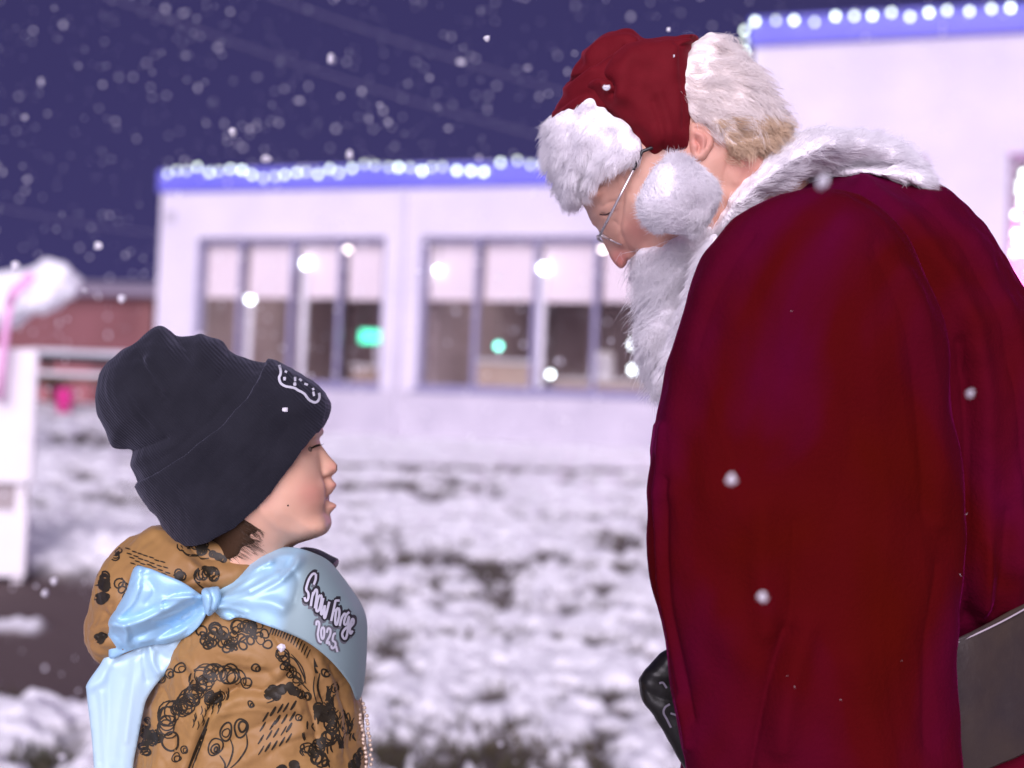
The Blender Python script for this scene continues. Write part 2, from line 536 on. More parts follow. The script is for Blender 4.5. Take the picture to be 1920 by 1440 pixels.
# strings of lights along the two roof edges
def light_string(name, label, parent_empty, pts, r=.026):
    t = empty(name, parent_empty.location, YAW)
    tag(t, label, 'string lights', 'strings of lights along the roof edges')
    MB().tube([(p[0], p[1] + .012, p[2] + .03) for p in pts], .006, 5).build('wire', M_wire, t)
    src = {}
    for i, p in enumerate(pts):
        q = random.random()
        mt = M_bulbd if q < (.45 if p[3] else .2) else M_bulbm if q < (.85 if p[3] else .5) else M_bulbw
        if mt.name not in src:
            o = MB().ball((0, 0, 0), r, 10, 6, (1, 1, 1.25)).build('bulb', mt, t, True)
            src[mt.name] = o
        else:
            o = copy_obj(src[mt.name], (0, 0, 0), t)
        o.location = p[:3]
    return t
pts = []
x = 0.14
while x < 8.4:
    sag = 0.045 * math.sin(x * 2.3) + 0.03 * math.sin(x * 5.9 + 1)
    pts.append((x, -0.085, 4.585 + sag * .9 + random.uniform(-.03, .03) + (.06 if random.random() < .14 else 0), x < 4.6))
    x += (0.165 if x < 4.4 else 0.20) * random.uniform(.8, 1.25)
light_string('string_lights', 'warm white bulbs strung along the low building roof edge', low, pts)
pts = []
for j in range(7):
    pts.append((-0.085 - .004 * j, -0.085, 5.42 + .135 * j, j < 3))
x = 0.02
while x < 4.6:
    pts.append((x, -0.105, 6.31 + random.uniform(-.035, .045), False))
    x += .235 * random.uniform(.88, 1.12)
light_string('string_lights', 'warm white bulbs strung along the tall building roof and down its corner', tall, pts)

# lamps, lamp reflections built as lamps, sign and furniture in the low building's windows
def low_pt(x, y, z):
    return low.matrix_basis @ Vector((x, y, z))
M_lampg = mat('lamp_globe', (0.95, 0.97, 1), 0.3, 0.4, emit=((0.86, 0.96, 1.0), 8.0))
M_pole = mat('reflected_pole_and_door', (0.75, 0.72, 0.78), 0.4, 0.4)
def reflected_lamp(x, y, z, r, label):  # added stand-in for a street lamp reflected in the glass
    t = empty('reflected_lamp', low_pt(x, y, 0.95), YAW)
    tag(t, label, 'lamp', 'street lamp reflections in the windows, built as pole lamps')
    MB().tube([(0, 0, 0.02), (0, 0, z - .95 - r)], .05, 10).build('pole', M_pole, t, True)  # pole, base and globe are parts of the reflection stand-in
    MB().tube([(0, 0, 0), (0, 0, .03)], [.16, .14], 14).build('base', M_pole, t)
    g = MB().ball((0, 0, 0), r, 14, 10).build('globe', M_lampg, t, True)
    g.location = (0, 0, z - .95)
reflected_lamp(1.36, 0.30, 2.84, .052, 'reflected street lamp, built as a white pole lamp below the blind, left window bay')
reflected_lamp(2.30, 0.155, 3.33, .052, 'reflected street lamp, built as a tall white pole lamp before the blind, left window bay')
reflected_lamp(5.80, 0.155, 3.27, .052, 'reflected street lamp, built as a tall white pole lamp before the blind, right window bay')
def pendant(x, y, z, r, label, mt):
    t = empty('pendant_lamp', low_pt(x, y, z), YAW)
    tag(t, label, 'lamp', 'small lamps hanging inside the low building')
    MB().ball((0, 0, 0), r, 12, 8).build('globe', mt, t, True)
    MB().tube([(0, 0, r), (0, 0, 3.86 - z)], .006, 5).build('cord', M_wire, t)
pendant(6.95, 0.60, 2.32, .048, 'reflected street lamp, built as a bright hanging lamp beside the bearded face', M_lampg)  # this one stands in for a street lamp reflected in the pane
pendant(6.98, 0.50, 1.98, .042, 'bright white hanging lamp low in the pane beside the beard', M_lampg)
pendant(6.32, 0.9, 1.95, .038, 'white hanging lamp left of the last mullion before the beard', M_lampg)
pendant(5.72, 0.9, 1.90, .034, 'pair of white hanging lamps low behind the reflected lamp, upper one', M_lampg)
pendant(5.62, 0.8, 1.80, .030, 'pair of white hanging lamps low behind the reflected lamp, lower one', M_lampg)
pendant(5.02, 0.7, 2.26, .040, 'teal hanging lamp behind the right window bay', M_bulbt)
pendant(4.30, 0.16, 3.24, .036, 'white lamp before the first blind of the right window bay', M_lampg)
sg = empty('lit_sign', low_pt(3.30, 0.45, 2.34), YAW)
tag(sg, 'glowing green sign hanging inside beside the white pillar', 'sign')
MB().box(-.26, .26, -.03, .03, -.10, .10, .012).build('casing', mat('sign_casing', (.2, .25, .22), .5), sg)
MB().box(-.24, .24, -.037, -.032, -.085, .085).build('face', mat('green_glow', (.1, .8, .5), .4, emit=((0.06, 0.85, 0.45), 1.6)), sg)
MB().tube([(-.2, 0, .10), (-.2, 0, 1.53)], .008, 6).tube([(.2, 0, .10), (.2, 0, 1.53)], .008, 6).build('hanger', M_wire, sg)
M_counter = mat('counter_wood', (.42, .30, .24), .5, .3, noise=(4, (.52, .40, .33), .5))
for (x, y, w, h, lab) in [(2.9, 2.2, 1.3, 1.05, 'pale wooden counter inside the left window bay'), (6.3, 2.6, 1.9, .95, 'long wooden counter inside the right window bay'), (4.9, 1.6, .8, 1.15, 'narrow tall cabinet inside beside the white pillar')]:
    t = empty('counter', low_pt(x, y, .95), YAW)
    tag(t, lab, 'counter')
    MB().box(-w / 2, w / 2, -.3, .3, 0, h - .05).build('body', M_counter, t)
    MB().box(-w / 2 - .03, w / 2 + .03, -.34, .34, h - .048, h, .01).build('top', M_white, t)
for (x, y, s, lab) in [(2.7, 2.1, .26, 'white appliance on the counter in the left window bay'), (3.25, 2.15, .2, 'small pale box on the counter below the green sign'), (6.0, 2.5, .3, 'white appliance on the long counter'), (6.75, 2.5, .22, 'small white box at the end of the long counter')]:
    h = 2.0 if x < 4 else 1.9
    t = empty('appliance', low_pt(x, y, h + .001), YAW)
    tag(t, lab, 'appliance')
    MB().box(-s / 2, s / 2, -s / 2, s / 2, 0, s * 1.3, .02).build('body', M_white, t)
    MB().box(-s * .35, s * .35, -s / 2 - .012, -s / 2 - .002, s * .35, s * 1.1, .003).build('door', M_pole, t)
# the rooms' own ceiling lamps
def ceiling_lamp(x, label):
    t = empty('ceiling_lamp', low_pt(x, 2.4, 3.82), YAW)
    tag(t, label, 'lamp', 'ceiling lamps inside the low building')
    MB().box(-.6, .6, -.12, .12, 0, .035, .006).build('casing', M_white, t)
    MB().box(-.57, .57, -.10, .10, -.012, -.002).build('diffuser', mat('diffuser', (1, .95, .9), .4, emit=((1.0, 0.88, 0.82), 9.0)), t)
    L = bpy.data.lights.new('ceiling_glow', 'AREA')
    L.shape = 'RECTANGLE'; L.size = 1.1; L.size_y = .18; L.energy = 30; L.color = (1.0, 0.88, 0.90)
    lo = bpy.data.objects.new('ceiling_glow', L)
    COL.objects.link(lo)
    lo.parent = t
    lo.location = (0, 0, -.03)
ceiling_lamp(2.1, 'long ceiling lamp in the room behind the left window bay')
ceiling_lamp(6.2, 'long ceiling lamp in the room behind the right window bay')

# ------------------------------------------------------------------ far left: brick house, picnic table, board, arch
M_brick = mat('far_brick', (0.15, 0.062, 0.064), 0.85, 0.2, noise=(0.6, (0.24, 0.10, 0.11), 0.5), bump=(8, 0.4))
house = empty('brick_house', (-9.0, 33.5, 0.8), rad(-8))
tag(house, 'low pink brown brick house far behind the picnic table', 'house')
MB().box(-8, 0.25, 0, 7, -0.6, 3.05).build('wall', M_brick, house)
MB().box(-8.3, .5, -.4, 7.4, 3.055, 3.3, .03).build('eaves', mat('eaves_paint', (.22, .18, .24), .7), house)
MB().add([(-8.3, -.45, 3.303), (.5, -.45, 3.303), (.5, 7.4, 3.303), (-8.3, 7.4, 3.303), (-7, 3.4, 3.75), (-.8, 3.4, 3.75)],
         [(0, 1, 5, 4), (1, 2, 5), (2, 3, 4, 5), (3, 0, 4), (3, 2, 1, 0)]).build('roof', mat('house_roof', (.26, .22, .28), .8, noise=(2, (.4, .36, .42), .5)), house)
MB().box(-3.2, -1.2, -.05, -.002, -.5, 1.7, .01).build('garage_door', mat('garage_brown', (.30, .11, .12), .7), house)
MB().box(-.05, .28, -.06, .5, -.6, 3.04).build('corner_pier', mat('pier_brick', (.20, .085, .085), .85), house)

M_wood = mat('brown_timber', (.13, .085, .06), .8, .2, noise=(8, (.2, .14, .10), .5))
M_dark = mat('dark_rail', (.012, .014, .02), .6)
M_snowcap = mat('snow_cap', (.86, .86, .9), .9, .1, bump=(14, .5, 3, .05))
def snow_slab(x0, x1, y0, y1, z, h, nx=36, ny=9):
    """settled snow: a soft-edged lumpy cushion"""
    v, f = [], []
    for j in range(ny + 1):
        for i in range(nx + 1):
            u, w = i / nx, j / ny
            e = min(1, min(u, 1 - u) * 9) * min(1, min(w, 1 - w) * 4)
            hh = h * (e ** .45) * (.75 + .5 * float(fbm(np.array(u * 5.), np.array(w * 3.), 2, 4)))
            v.append((x0 + (x1 - x0) * u, y0 + (y1 - y0) * w, z + hh))
    for j in range(ny):
        for i in range(nx):
            q = j * (nx + 1) + i
            f.append((q, q + 1, q + nx + 2, q + nx + 1))
    n = len(v)
    v += [(x0, y0, z), (x1, y0, z), (x1, y1, z), (x0, y1, z)]
    f.append((n + 3, n + 2, n + 1, n))
    return v, f
ptab = empty('picnic_table', (-4.75, 16.0, float(zg(-4.75, 16.0)) + .02), rad(1))
tag(ptab, 'dark picnic table with snow on its top and benches', 'picnic table')
for j in range(5):
    y = -.36 + j * .15
    MB().box(-.95, .95, y, y + .135, .565, .645, .006).build('plank', M_dark, ptab)
v, f = snow_slab(-.94, .94, -.37, .39, .647, .07)
mesh_obj('snow_layer', v, f, M_snowcap, ptab)
for s in (-1, 1):
    for j in range(2):
        y = s * .70 - .13 + j * .14
        MB().box(-.95, .95, y, y + .125, .36, .40, .006).build('bench_plank', M_wood, ptab)
    v, f = snow_slab(-.94, .94, s * .70 - .13, s * .70 + .12, .402, .045)
    mesh_obj('bench_snow', v, f, M_snowcap, ptab)
    for e in (-1, 1):
        x = e * .68
        MB().tube([(x, s * .18, .59), (x, s * .62, 0)], .045, 6).build('leg', M_wood, ptab)
    MB().tube([(s * .68 + .05, -.72, .32), (s * .68 + .05, .72, .32)], .035, 6).build('cross_bar', M_wood, ptab)
bz = float(zg(-4.98, 15.1))
bk = empty('bucket', (-4.86, 15.1, bz + .03), 0)
tag(bk, 'small bright magenta bucket on the snow by the picnic table', 'bucket')
MB().tube([(0, 0, 0), (0, 0, .27)], [.075, .10], 16).build('body', mat('magenta_plastic', (.62, .01, .22), .4, .5), bk, True)
MB().tube([(.10 * math.cos(a), 0, .26 + .09 * math.sin(a)) for a in np.linspace(0, math.pi, 10)], .006, 6).build('handle', M_wire, bk)

# white board at the left edge
M_board = mat('board_white', (.88, .84, .87), .6, .2, noise=(5, (.82, .78, .81), .5), bump=(25, .2))
brd = empty('sign_board', (-3.06, 8.05, float(zg(-3.06, 8.05))), rad(4))
tag(brd, 'white painted two panel board standing in the snow beside the brown path', 'board')
MB().box(-.30, .30, -.02, .02, .56, 1.345, .006).build('upper_panel', M_board, brd)
MB().box(-.30, .285, -.02, .02, .02, .40, .006).build('lower_panel', M_board, brd)
for s in (-.26, .2):
    MB().box(s, s + .06, .022, .07, -.05, 1.33, .004).build('post', M_board, brd)
MB().box(-.28, .27, .024, .05, .405, .555, .004).build('rail', mat('board_rail', (.38, .33, .33), .8), brd)
M_ribbon = mat('pink_ribbon', (.85, .42, .70), .35, .5, sheen=(.4, .4, (1, .7, .9)))
rb = empty('pink_ribbon', (-2.93, 7.98, 1.56), 0)
tag(rb, 'thin pink ribbon hanging from the white arch in front of the board', 'ribbon')
def strip(pts, w, nrm=(0, -1, 0)):
    mbp = MB()
    pts = [Vector(p) for p in pts]
    v, f = [], []
    for i, p in enumerate(pts):
        t = (pts[min(i + 1, len(pts) - 1)] - pts[max(i - 1, 0)]).normalized()
        s = t.cross(Vector(nrm)).normalized() * w / 2
        v += [p - s, p + s]
    for i in range(len(pts) - 1):
        f.append((2 * i, 2 * i + 1, 2 * i + 3, 2 * i + 2))
    return mbp.add(v, f)
o = strip([(-.01, -.02, -.32), (0, -.03, -.1), (.01, -.02, .1), (.03, -.03, .26)], .045).build('tail', M_ribbon, rb, True)
o.modifiers.new('solid', 'SOLIDIFY').thickness = .004
o = strip([(.03, -.035, .24), (.06, -.05, .31), (.12, -.04, .38), (.15, -.03, .42)], .06).build('loop', M_ribbon, rb, True)
o.modifiers.new('solid', 'SOLIDIFY').thickness = .004
# white inflatable arch whose rounded arm enters from the left
ar = empty('inflatable_arch', (-5.25, 11.4, float(zg(-5.3, 11.4))), 0)
tag(ar, 'puffy white inflatable arm with rounded end above the white board', 'inflatable')
M_infl = mat('inflatable_white', (.86, .86, .90), .55, .3, bump=(6, .4, 2, .05))
pp = [(-.35, 0, -.1), (-.33, 0, .45), (-.12, 0, .86), (.25, 0, 1.06), (.62, .02, 1.20), (1.0, .0, 1.38), (1.3, -.02, 1.50), (1.52, -.02, 1.55), (1.64, -.02, 1.56), (1.70, -.02, 1.56)]
pr = [.30, .30, .30, .28, .25, .215, .21, .19, .12, .02]
ao = MB().tube(pp, pr, 20).build('arm', M_infl, ar, True)
sm = ao.modifiers.new('sub', 'SUBSURF'); sm.levels = 2; sm.render_levels = 3
tx = bpy.data.textures.new('lumps', 'CLOUDS'); tx.noise_scale = .22
dm = ao.modifiers.new('lumpy', 'DISPLACE'); dm.texture = tx; dm.strength = .16; dm.mid_level = .5
MB().tube([(-.35, 0, -.12), (-.35, 0, .02)], [.42, .36], 20).build('foot', M_infl, ar, True)

# overhead cables and their pole
pole = empty('utility_pole', (-7.6, 17.0, 0), 0)
tag(pole, 'tall wooden utility pole at the left edge carrying cables', 'pole')
MB().tube([(0, 0, .5), (0, 0, 8.6)], [.15, .11], 12).build('post', M_wood, pole, True)
MB().box(-.9, .9, -.05, .05, 7.9, 8.02, .01).build('crossarm', M_wood, pole)
M_cable = mat('cable', (.42, .38, .46), .6)
def cable(a, b, sag, label):
    a, b = Vector(a), Vector(b)
    c = empty('overhead_cable', a, 0)
    tag(c, label, 'cable', 'overhead cables crossing the sky')
    ps = []
    for i in range(25):
        t = i / 24
        ps.append((b - a) * t + Vector((0, 0, -sag * 4 * t * (1 - t))))
    MB().tube(ps, .003, 5).build('wire', M_cable, c, True)
cable((-7.6, 17, 7.95), (4.5, 19.5, 5.1), .35, 'upper of the two cables sloping across the sky from the upper left')
cable((-7.6, 17, 7.15), (4.5, 20.5, 4.75), .4, 'lower of the two cables sloping across the sky from the upper left')
cable((-7.6, 17, 3.9), (-5.18, 20.0, 3.75), .1, 'short low cable running to the corner of the low building')

# ================================================================== sculpting helpers
# Figures are sculpted as closed volumes on a grid. One unit of a "plane" is the size one 1920-wide picture pixel has at that
# plane's distance, so photo measurements can be used as lengths: (u to the right, v down, w away from the camera).
class Plane:
    def __init__(s, depth):
        s.depth, s.k = depth, depth / FPX
    def world(s, P):
        P = np.asarray(P, float)
        return (CAM + s.depth * FW + ((P[..., 0] - 960) * s.k)[..., None] * RT + ((720 - P[..., 1]) * s.k)[..., None] * UP + (P[..., 2] * s.k)[..., None] * FW)

def app(V, depth=1.6):
    """where points of a volume at that plane appear, in the plane's own units (things nearer than the plane look larger)"""
    q = 1 + V[..., 2] / FPX
    A = V.copy()
    A[..., 0] = 960 + (V[..., 0] - 960) / q
    A[..., 1] = 720 + (V[..., 1] - 720) / q
    return A

def meas(u, v, w):
    """a length measured in the photograph belongs to a point nearer or farther than the plane: its true u, v"""
    q = 1 + w / FPX
    return 960 + (u - 960) * q, 720 + (v - 720) * q

def crom(pts, n=6, closed=True):
    """Catmull-Rom curve through pts"""
    p = np.asarray(pts, float)
    N = len(p)
    out = []
    for i in range(N if closed else N - 1):
        a, b, c, d = (p[(i - 1) % N], p[i], p[(i + 1) % N], p[(i + 2) % N]) if closed else (p[max(i - 1, 0)], p[i], p[i + 1], p[min(i + 2, N - 1)])
        t = np.linspace(0, 1, n, endpoint=False)[:, None]
        out.append(0.5 * (2 * b + (c - a) * t + (2 * a - 5 * b + 4 * c - d) * t ** 2 + (3 * b - a - 3 * c + d) * t ** 3))
    if not closed:
        out.append(p[-1:])
    return np.concatenate(out)

def seg_dist(X, Y, poly, closed=True):
    p = np.asarray(poly, float)
    q = np.roll(p, -1, 0) if closed else p[1:]
    p = p if closed else p[:-1]
    best = np.full(X.shape, 1e18)
    for a, b in zip(p, q):
        e = b - a
        L = e @ e + 1e-9
        t = np.clip(((X - a[0]) * e[0] + (Y - a[1]) * e[1]) / L, 0, 1)
        best = np.minimum(best, (X - a[0] - t * e[0]) ** 2 + (Y - a[1] - t * e[1]) ** 2)
    return np.sqrt(best)

def inside(X, Y, poly):
    p = np.asarray(poly, float)
    q = np.roll(p, -1, 0)
    r = np.zeros(X.shape, bool)
    for a, b in zip(p, q):
        if a[1] == b[1]: continue
        c = ((a[1] > Y) != (b[1] > Y)) & (X < (b[0] - a[0]) * (Y - a[1]) / (b[1] - a[1]) + a[0])
        r ^= c
    return r

def sdist(X, Y, poly):
    d = seg_dist(X, Y, poly)
    return np.where(inside(X, Y, poly), d, -d)

def blur2(A, it):
    for _ in range(it):
        B = np.pad(A, 1, mode='edge')
        A = (B[:-2, 1:-1] + B[2:, 1:-1] + B[1:-1, :-2] + B[1:-1, 2:] + 2 * B[1:-1, 1:-1]) / 6
    return A

def smin(a, b, k):
    h = np.clip(0.5 + 0.5 * (b - a) / k, 0, 1)
    return b * (1 - h) + a * h - k * h * (1 - h)

def nets(f, xs, ys, ws):
    """surface nets on a rectilinear grid; inside is f < 0"""
    s = f < 0
    nx, ny, nz = f.shape
    cnt = np.zeros((nx - 1, ny - 1, nz - 1), np.int8)
    for i in (0, 1):
        for j in (0, 1):
            for k in (0, 1):
                cnt += s[i:nx - 1 + i, j:ny - 1 + j, k:nz - 1 + k]
    act = (cnt > 0) & (cnt < 8)
    I, J, K = np.nonzero(act)
    idx = np.full(act.shape, -1, np.int64)
    idx[I, J, K] = np.arange(len(I))
    acc = np.zeros((len(I), 3))
    num = np.zeros(len(I))
    cor = [(i, j, k) for i in (0, 1) for j in (0, 1) for k in (0, 1)]
    for a in cor:
        for b in cor:
            df = [b[q] - a[q] for q in range(3)]
            if sum(df) != 1 or min(df) < 0: continue
            fa = f[I + a[0], J + a[1], K + a[2]]
            fb = f[I + b[0], J + b[1], K + b[2]]
            c = (fa < 0) != (fb < 0)
            t = np.where(c, fa / np.where(c, fa - fb, 1), 0)
            for q in range(3):
                acc[:, q] += np.where(c, a[q] + t * df[q], 0)
            num += c
    acc /= num[:, None]
    def co(arr, base, fr):
        return arr[base] * (1 - fr) + arr[base + 1] * fr
    V = np.stack([co(xs, I, acc[:, 0]), co(ys, J, acc[:, 1]), co(ws, K, acc[:, 2])], 1)
    Q = []
    def quads(c, s0, A, B, C, D):
        m = c
        a, b, cc, d = A[m], B[m], C[m], D[m]
        fl = s0[m]
        ok = (a >= 0) & (b >= 0) & (cc >= 0) & (d >= 0)
        q = np.where(fl[:, None], np.stack([a, b, cc, d], 1), np.stack([d, cc, b, a], 1))
        Q.append(q[ok])
    c = s[:-1, 1:-1, 1:-1] != s[1:, 1:-1, 1:-1]
    quads(c, s[:-1, 1:-1, 1:-1], idx[:, :-1, :-1], idx[:, 1:, :-1], idx[:, 1:, 1:], idx[:, :-1, 1:])
    c = s[1:-1, :-1, 1:-1] != s[1:-1, 1:, 1:-1]
    quads(c, s[1:-1, :-1, 1:-1], idx[:-1, :, :-1], idx[:-1, :, 1:], idx[1:, :, 1:], idx[1:, :, :-1])
    c = s[1:-1, 1:-1, :-1] != s[1:-1, 1:-1, 1:]
    quads(c, s[1:-1, 1:-1, :-1], idx[:-1, :-1, :], idx[1:, :-1, :], idx[1:, 1:, :], idx[:-1, 1:, :])
    return V, np.concatenate(Q)

def relax(V, Q, it=2, amt=0.5):
    E = np.concatenate([Q[:, [0, 1]], Q[:, [1, 2]], Q[:, [2, 3]], Q[:, [3, 0]]])
    E = np.concatenate([E, E[:, ::-1]])
    n = np.bincount(E[:, 0], minlength=len(V))[:, None]
    n = np.maximum(n, 1)
    for _ in range(it):
        A = np.stack([np.bincount(E[:, 0], weights=V[E[:, 1], c], minlength=len(V)) for c in range(3)], 1) / n
        V = V + (A - V) * amt
    return V

def vnormals(V, Q):
    n = np.cross(V[Q[:, 2]] - V[Q[:, 0]], V[Q[:, 3]] - V[Q[:, 1]])
    N = np.zeros_like(V)
    for c in range(4):
        for a in range(3):
            N[:, a] += np.bincount(Q[:, c], weights=n[:, a], minlength=len(V))
    return N / (np.linalg.norm(N, axis=1, keepdims=True) + 1e-9)

def waves(V, scale, amp, seed, n=14):
    """band-limited lumpiness"""
    r = np.random.default_rng(seed)
    s = np.zeros(len(V))
    for _ in range(n):
        d = r.normal(size=3)
        d *= r.uniform(.6, 1.6) / scale / np.linalg.norm(d) * 6.28
        s += np.sin(V @ d + r.uniform(0, 6.28))
    return s * amp / math.sqrt(n)

def strokes_at(V, strokes):
    """sum of soft ridges (+) and creases (-): (points, width, height[, skew])"""
    s = np.zeros(len(V))
    V = app(V)
    for st in strokes:
        pts, wd, am = st[:3]
        c = crom(pts, 5, closed=False)
        d = seg_dist(V[:, 0], V[:, 1], c, closed=False)
        # ridges are round, creases are sharp
        s += am * (np.exp(-(d / wd) ** 2) if am > 0 else np.exp(-d / (wd * .75)))
    return s

def fsample(G, x0, y0, h, u, v):
    a = np.clip((u - x0) / h, 0, G.shape[0] - 1.001); b = np.clip((v - y0) / h, 0, G.shape[1] - 1.001)
    i, j = a.astype(np.int32), b.astype(np.int32)
    fa, fb = a - i, b - j
    return (G[i, j] * (1 - fa) + G[i + 1, j] * fa) * (1 - fb) + (G[i, j + 1] * (1 - fa) + G[i + 1, j + 1] * fa) * fb

def shell(bases, H, R, cut, off, edge, vox, smooth=8, it=3):
    """a layer worn over a form: as thick as the form (bases = [(outline, grow)]) plus off, ending at the outline cut"""
    c = crom(cut, 5)
    lo, hi = c.min(0) - 40, c.max(0) + 40
    xs = np.arange(lo[0], hi[0], vox); ys = np.arange(lo[1], hi[1], vox); ws = np.arange(-H - off - 14, H + off + 14, vox)
    X, Y = np.meshgrid(xs, ys, indexing='ij')
    sd = None
    for p, grow in bases:
        d = sdist(X, Y, crom(p, 5)) + grow
        sd = d if sd is None else np.maximum(sd, d)
    b = blur2(np.minimum(sd, R * 1.2), smooth)
    ds = sd + (b - sd) * sstep(sd / (R * .45))
    u = np.clip(ds / R, 0, 1)
    T = H * np.sqrt(u * (2 - u))
    C = sdist(X, Y, c)
    q = 1 + ws[None, None, :] / FPX
    cd = fsample(C, lo[0], lo[1], vox, 960 + (X[:, :, None] - 960) / q, 720 + (Y[:, :, None] - 720) / q)
    e = np.clip(cd / edge, 0, 1)
    f = np.abs(ws)[None, None, :] - (T[:, :, None] - 6 + (off + 6) * np.sqrt(e * (2 - e)))
    f = np.maximum(np.maximum(f, -cd), -sd[:, :, None])
    V, Q = nets(f, xs, ys, ws)
    return relax(V, Q, it), Q

class Vol:
    """an inflated outline, or several, on one grid"""
    def __init__(s, poly, H, R, vox, w0=0.0, smooth=6, hole=None, pad=10, hfun=None, curve=True):
        p = crom(poly, 5) if curve else np.asarray(poly, float)
        s.poly = p
        lo, hi = p.min(0) - pad, p.max(0) + pad
        s.xs = np.arange(lo[0], hi[0] + vox, vox)
        s.ys = np.arange(lo[1], hi[1] + vox, vox)
        s.ws = np.arange(-H * 1.06 - pad, H * 1.06 + pad + vox, vox) + w0
        s.X, s.Y = np.meshgrid(s.xs, s.ys, indexing='ij')
        s.w0 = w0
        s.f = s.layer(p, H, R, w0, smooth, hfun)
    def layer(s, p, H, R, w0=0.0, smooth=6, hfun=None):
        d = sdist(s.X, s.Y, p)
        if smooth:
            vox = s.xs[1] - s.xs[0]
            b = blur2(np.minimum(d, R * 1.2), smooth)
            d = d + (b - d) * sstep(d / (R * .45))
        u = np.minimum(d / R, 1)
        T2 = H * H * u * (2 - u)
        if hfun is not None:
            T2 = T2 * hfun(s.X, s.Y) ** 2
        return ((s.ws[None, None, :] - w0) ** 2 - T2[:, :, None]) / (2 * H)
    def add(s, poly, H, R, w0=0.0, k=6, smooth=0):
        s.f = smin(s.f, s.layer(crom(poly, 5), H, R, w0, smooth), k)
    def ball(s, c, r, k=6, sub=False):
        r = np.broadcast_to(np.asarray(r, float), (3,))
        q = np.sqrt(((s.X[:, :, None] - c[0]) / r[0]) ** 2 + ((s.Y[:, :, None] - c[1]) / r[1]) ** 2 + ((s.ws[None, None, :] - c[2]) / r[2]) ** 2)
        g = (q - 1) * r.min()
        s.f = -smin(-s.f, g, k) if sub else smin(s.f, g, k)
    def mesh(s, it=3):
        V, Q = nets(s.f, s.xs, s.ys, s.ws)
        return relax(V, Q, it), Q

def capsules(caps, vox, k=8):
    """union of tapered capsules: (a, b, ra, rb)"""
    A = np.array([c[0] for c in caps] + [c[1] for c in caps], float)
    Rm = max(max(c[2], c[3]) for c in caps) + 3 * vox
    lo, hi = A.min(0) - Rm, A.max(0) + Rm
    ax = [np.arange(lo[i], hi[i] + vox, vox) for i in range(3)]
    f = np.full([len(a) for a in ax], 1e6, np.float32)
    for a, b, ra, rb in caps:
        a, b = np.array(a, float), np.array(b, float)
        m = max(ra, rb) + 4 * k + 2 * vox
        sl = []
        for i in range(3):
            l, h = min(a[i], b[i]) - m, max(a[i], b[i]) + m
            sl.append(slice(max(0, np.searchsorted(ax[i], l)), np.searchsorted(ax[i], h)))
        X, Y, Z = np.meshgrid(ax[0][sl[0]], ax[1][sl[1]], ax[2][sl[2]], indexing='ij')
        e = b - a
        t = np.clip(((X - a[0]) * e[0] + (Y - a[1]) * e[1] + (Z - a[2]) * e[2]) / (e @ e + 1e-9), 0, 1)
        d = np.sqrt((X - a[0] - t * e[0]) ** 2 + (Y - a[1] - t * e[1]) ** 2 + (Z - a[2] - t * e[2]) ** 2) - (ra + (rb - ra) * t)
        f[tuple(sl)] = smin(f[tuple(sl)], d, k)
    V, Q = nets(f, *ax)
    return relax(V, Q, 2), Q

def hand_caps(c, s, sw):
    """a relaxed hand hanging down from wrist c (s scale, sw which side the thumb is on along u)"""
    c = np.array(c, float)
    P = lambda u, v, w: tuple(c + s * np.array([u * sw, v, w]))
    caps = []
    for i, u in enumerate((-24, -8, 8, 24)):
        caps.append((P(u * .5, 5, 0), P(u, 72, 0), 15 * s, 13 * s))
        L = (62, 74, 68, 52)[i]
        caps.append((P(u, 72, 0), P(u * 1.05, 72 + L * .45, 6), 11 * s, 10 * s))
        caps.append((P(u * 1.05, 72 + L * .45, 6), P(u * 1.02, 72 + L * .75, 20), 10 * s, 9 * s))
        caps.append((P(u * 1.02, 72 + L * .75, 20), P(u, 72 + L * .92, 36), 9 * s, 7.5 * s))
    caps.append((P(-14, 14, 0), P(-40, 46, 10), 14 * s, 12 * s))
    caps.append((P(-40, 46, 10), P(-50, 76, 18), 11 * s, 10 * s))
    caps.append((P(-50, 76, 18), P(-50, 98, 26), 10 * s, 8 * s))
    return caps

def join(parts):
    V, Q, n = [], [], 0
    for v, q in parts:
        V.append(v); Q.append(q + n); n += len(v)
    return np.concatenate(V), np.concatenate(Q)

def caster(V, Q):
    """returns front(u, v) -> w of the front surface, or None"""
    t = BVHTree.FromPolygons([tuple(p) for p in V], [tuple(q) for q in Q.tolist()])
    def hit(u, v):
        r = t.ray_cast(Vector((u, v, -4000)), Vector((0, 0, 1)))
        return None if r[0] is None else r[0].z
    return hit

def onto(hit, q):
    if isinstance(hit, tuple):                      # a sheet given by its own depth function
        h = float(hit[1](np.array([q[0]]), np.array([q[1]]))[0])
        return h, meas(q[0], q[1], h)
    h = hit(q[0], q[1])
    p = q
    for _ in range(3):
        if h is None: return None, q
        p = meas(q[0], q[1], h)
        h = hit(p[0], p[1])
    return h, p

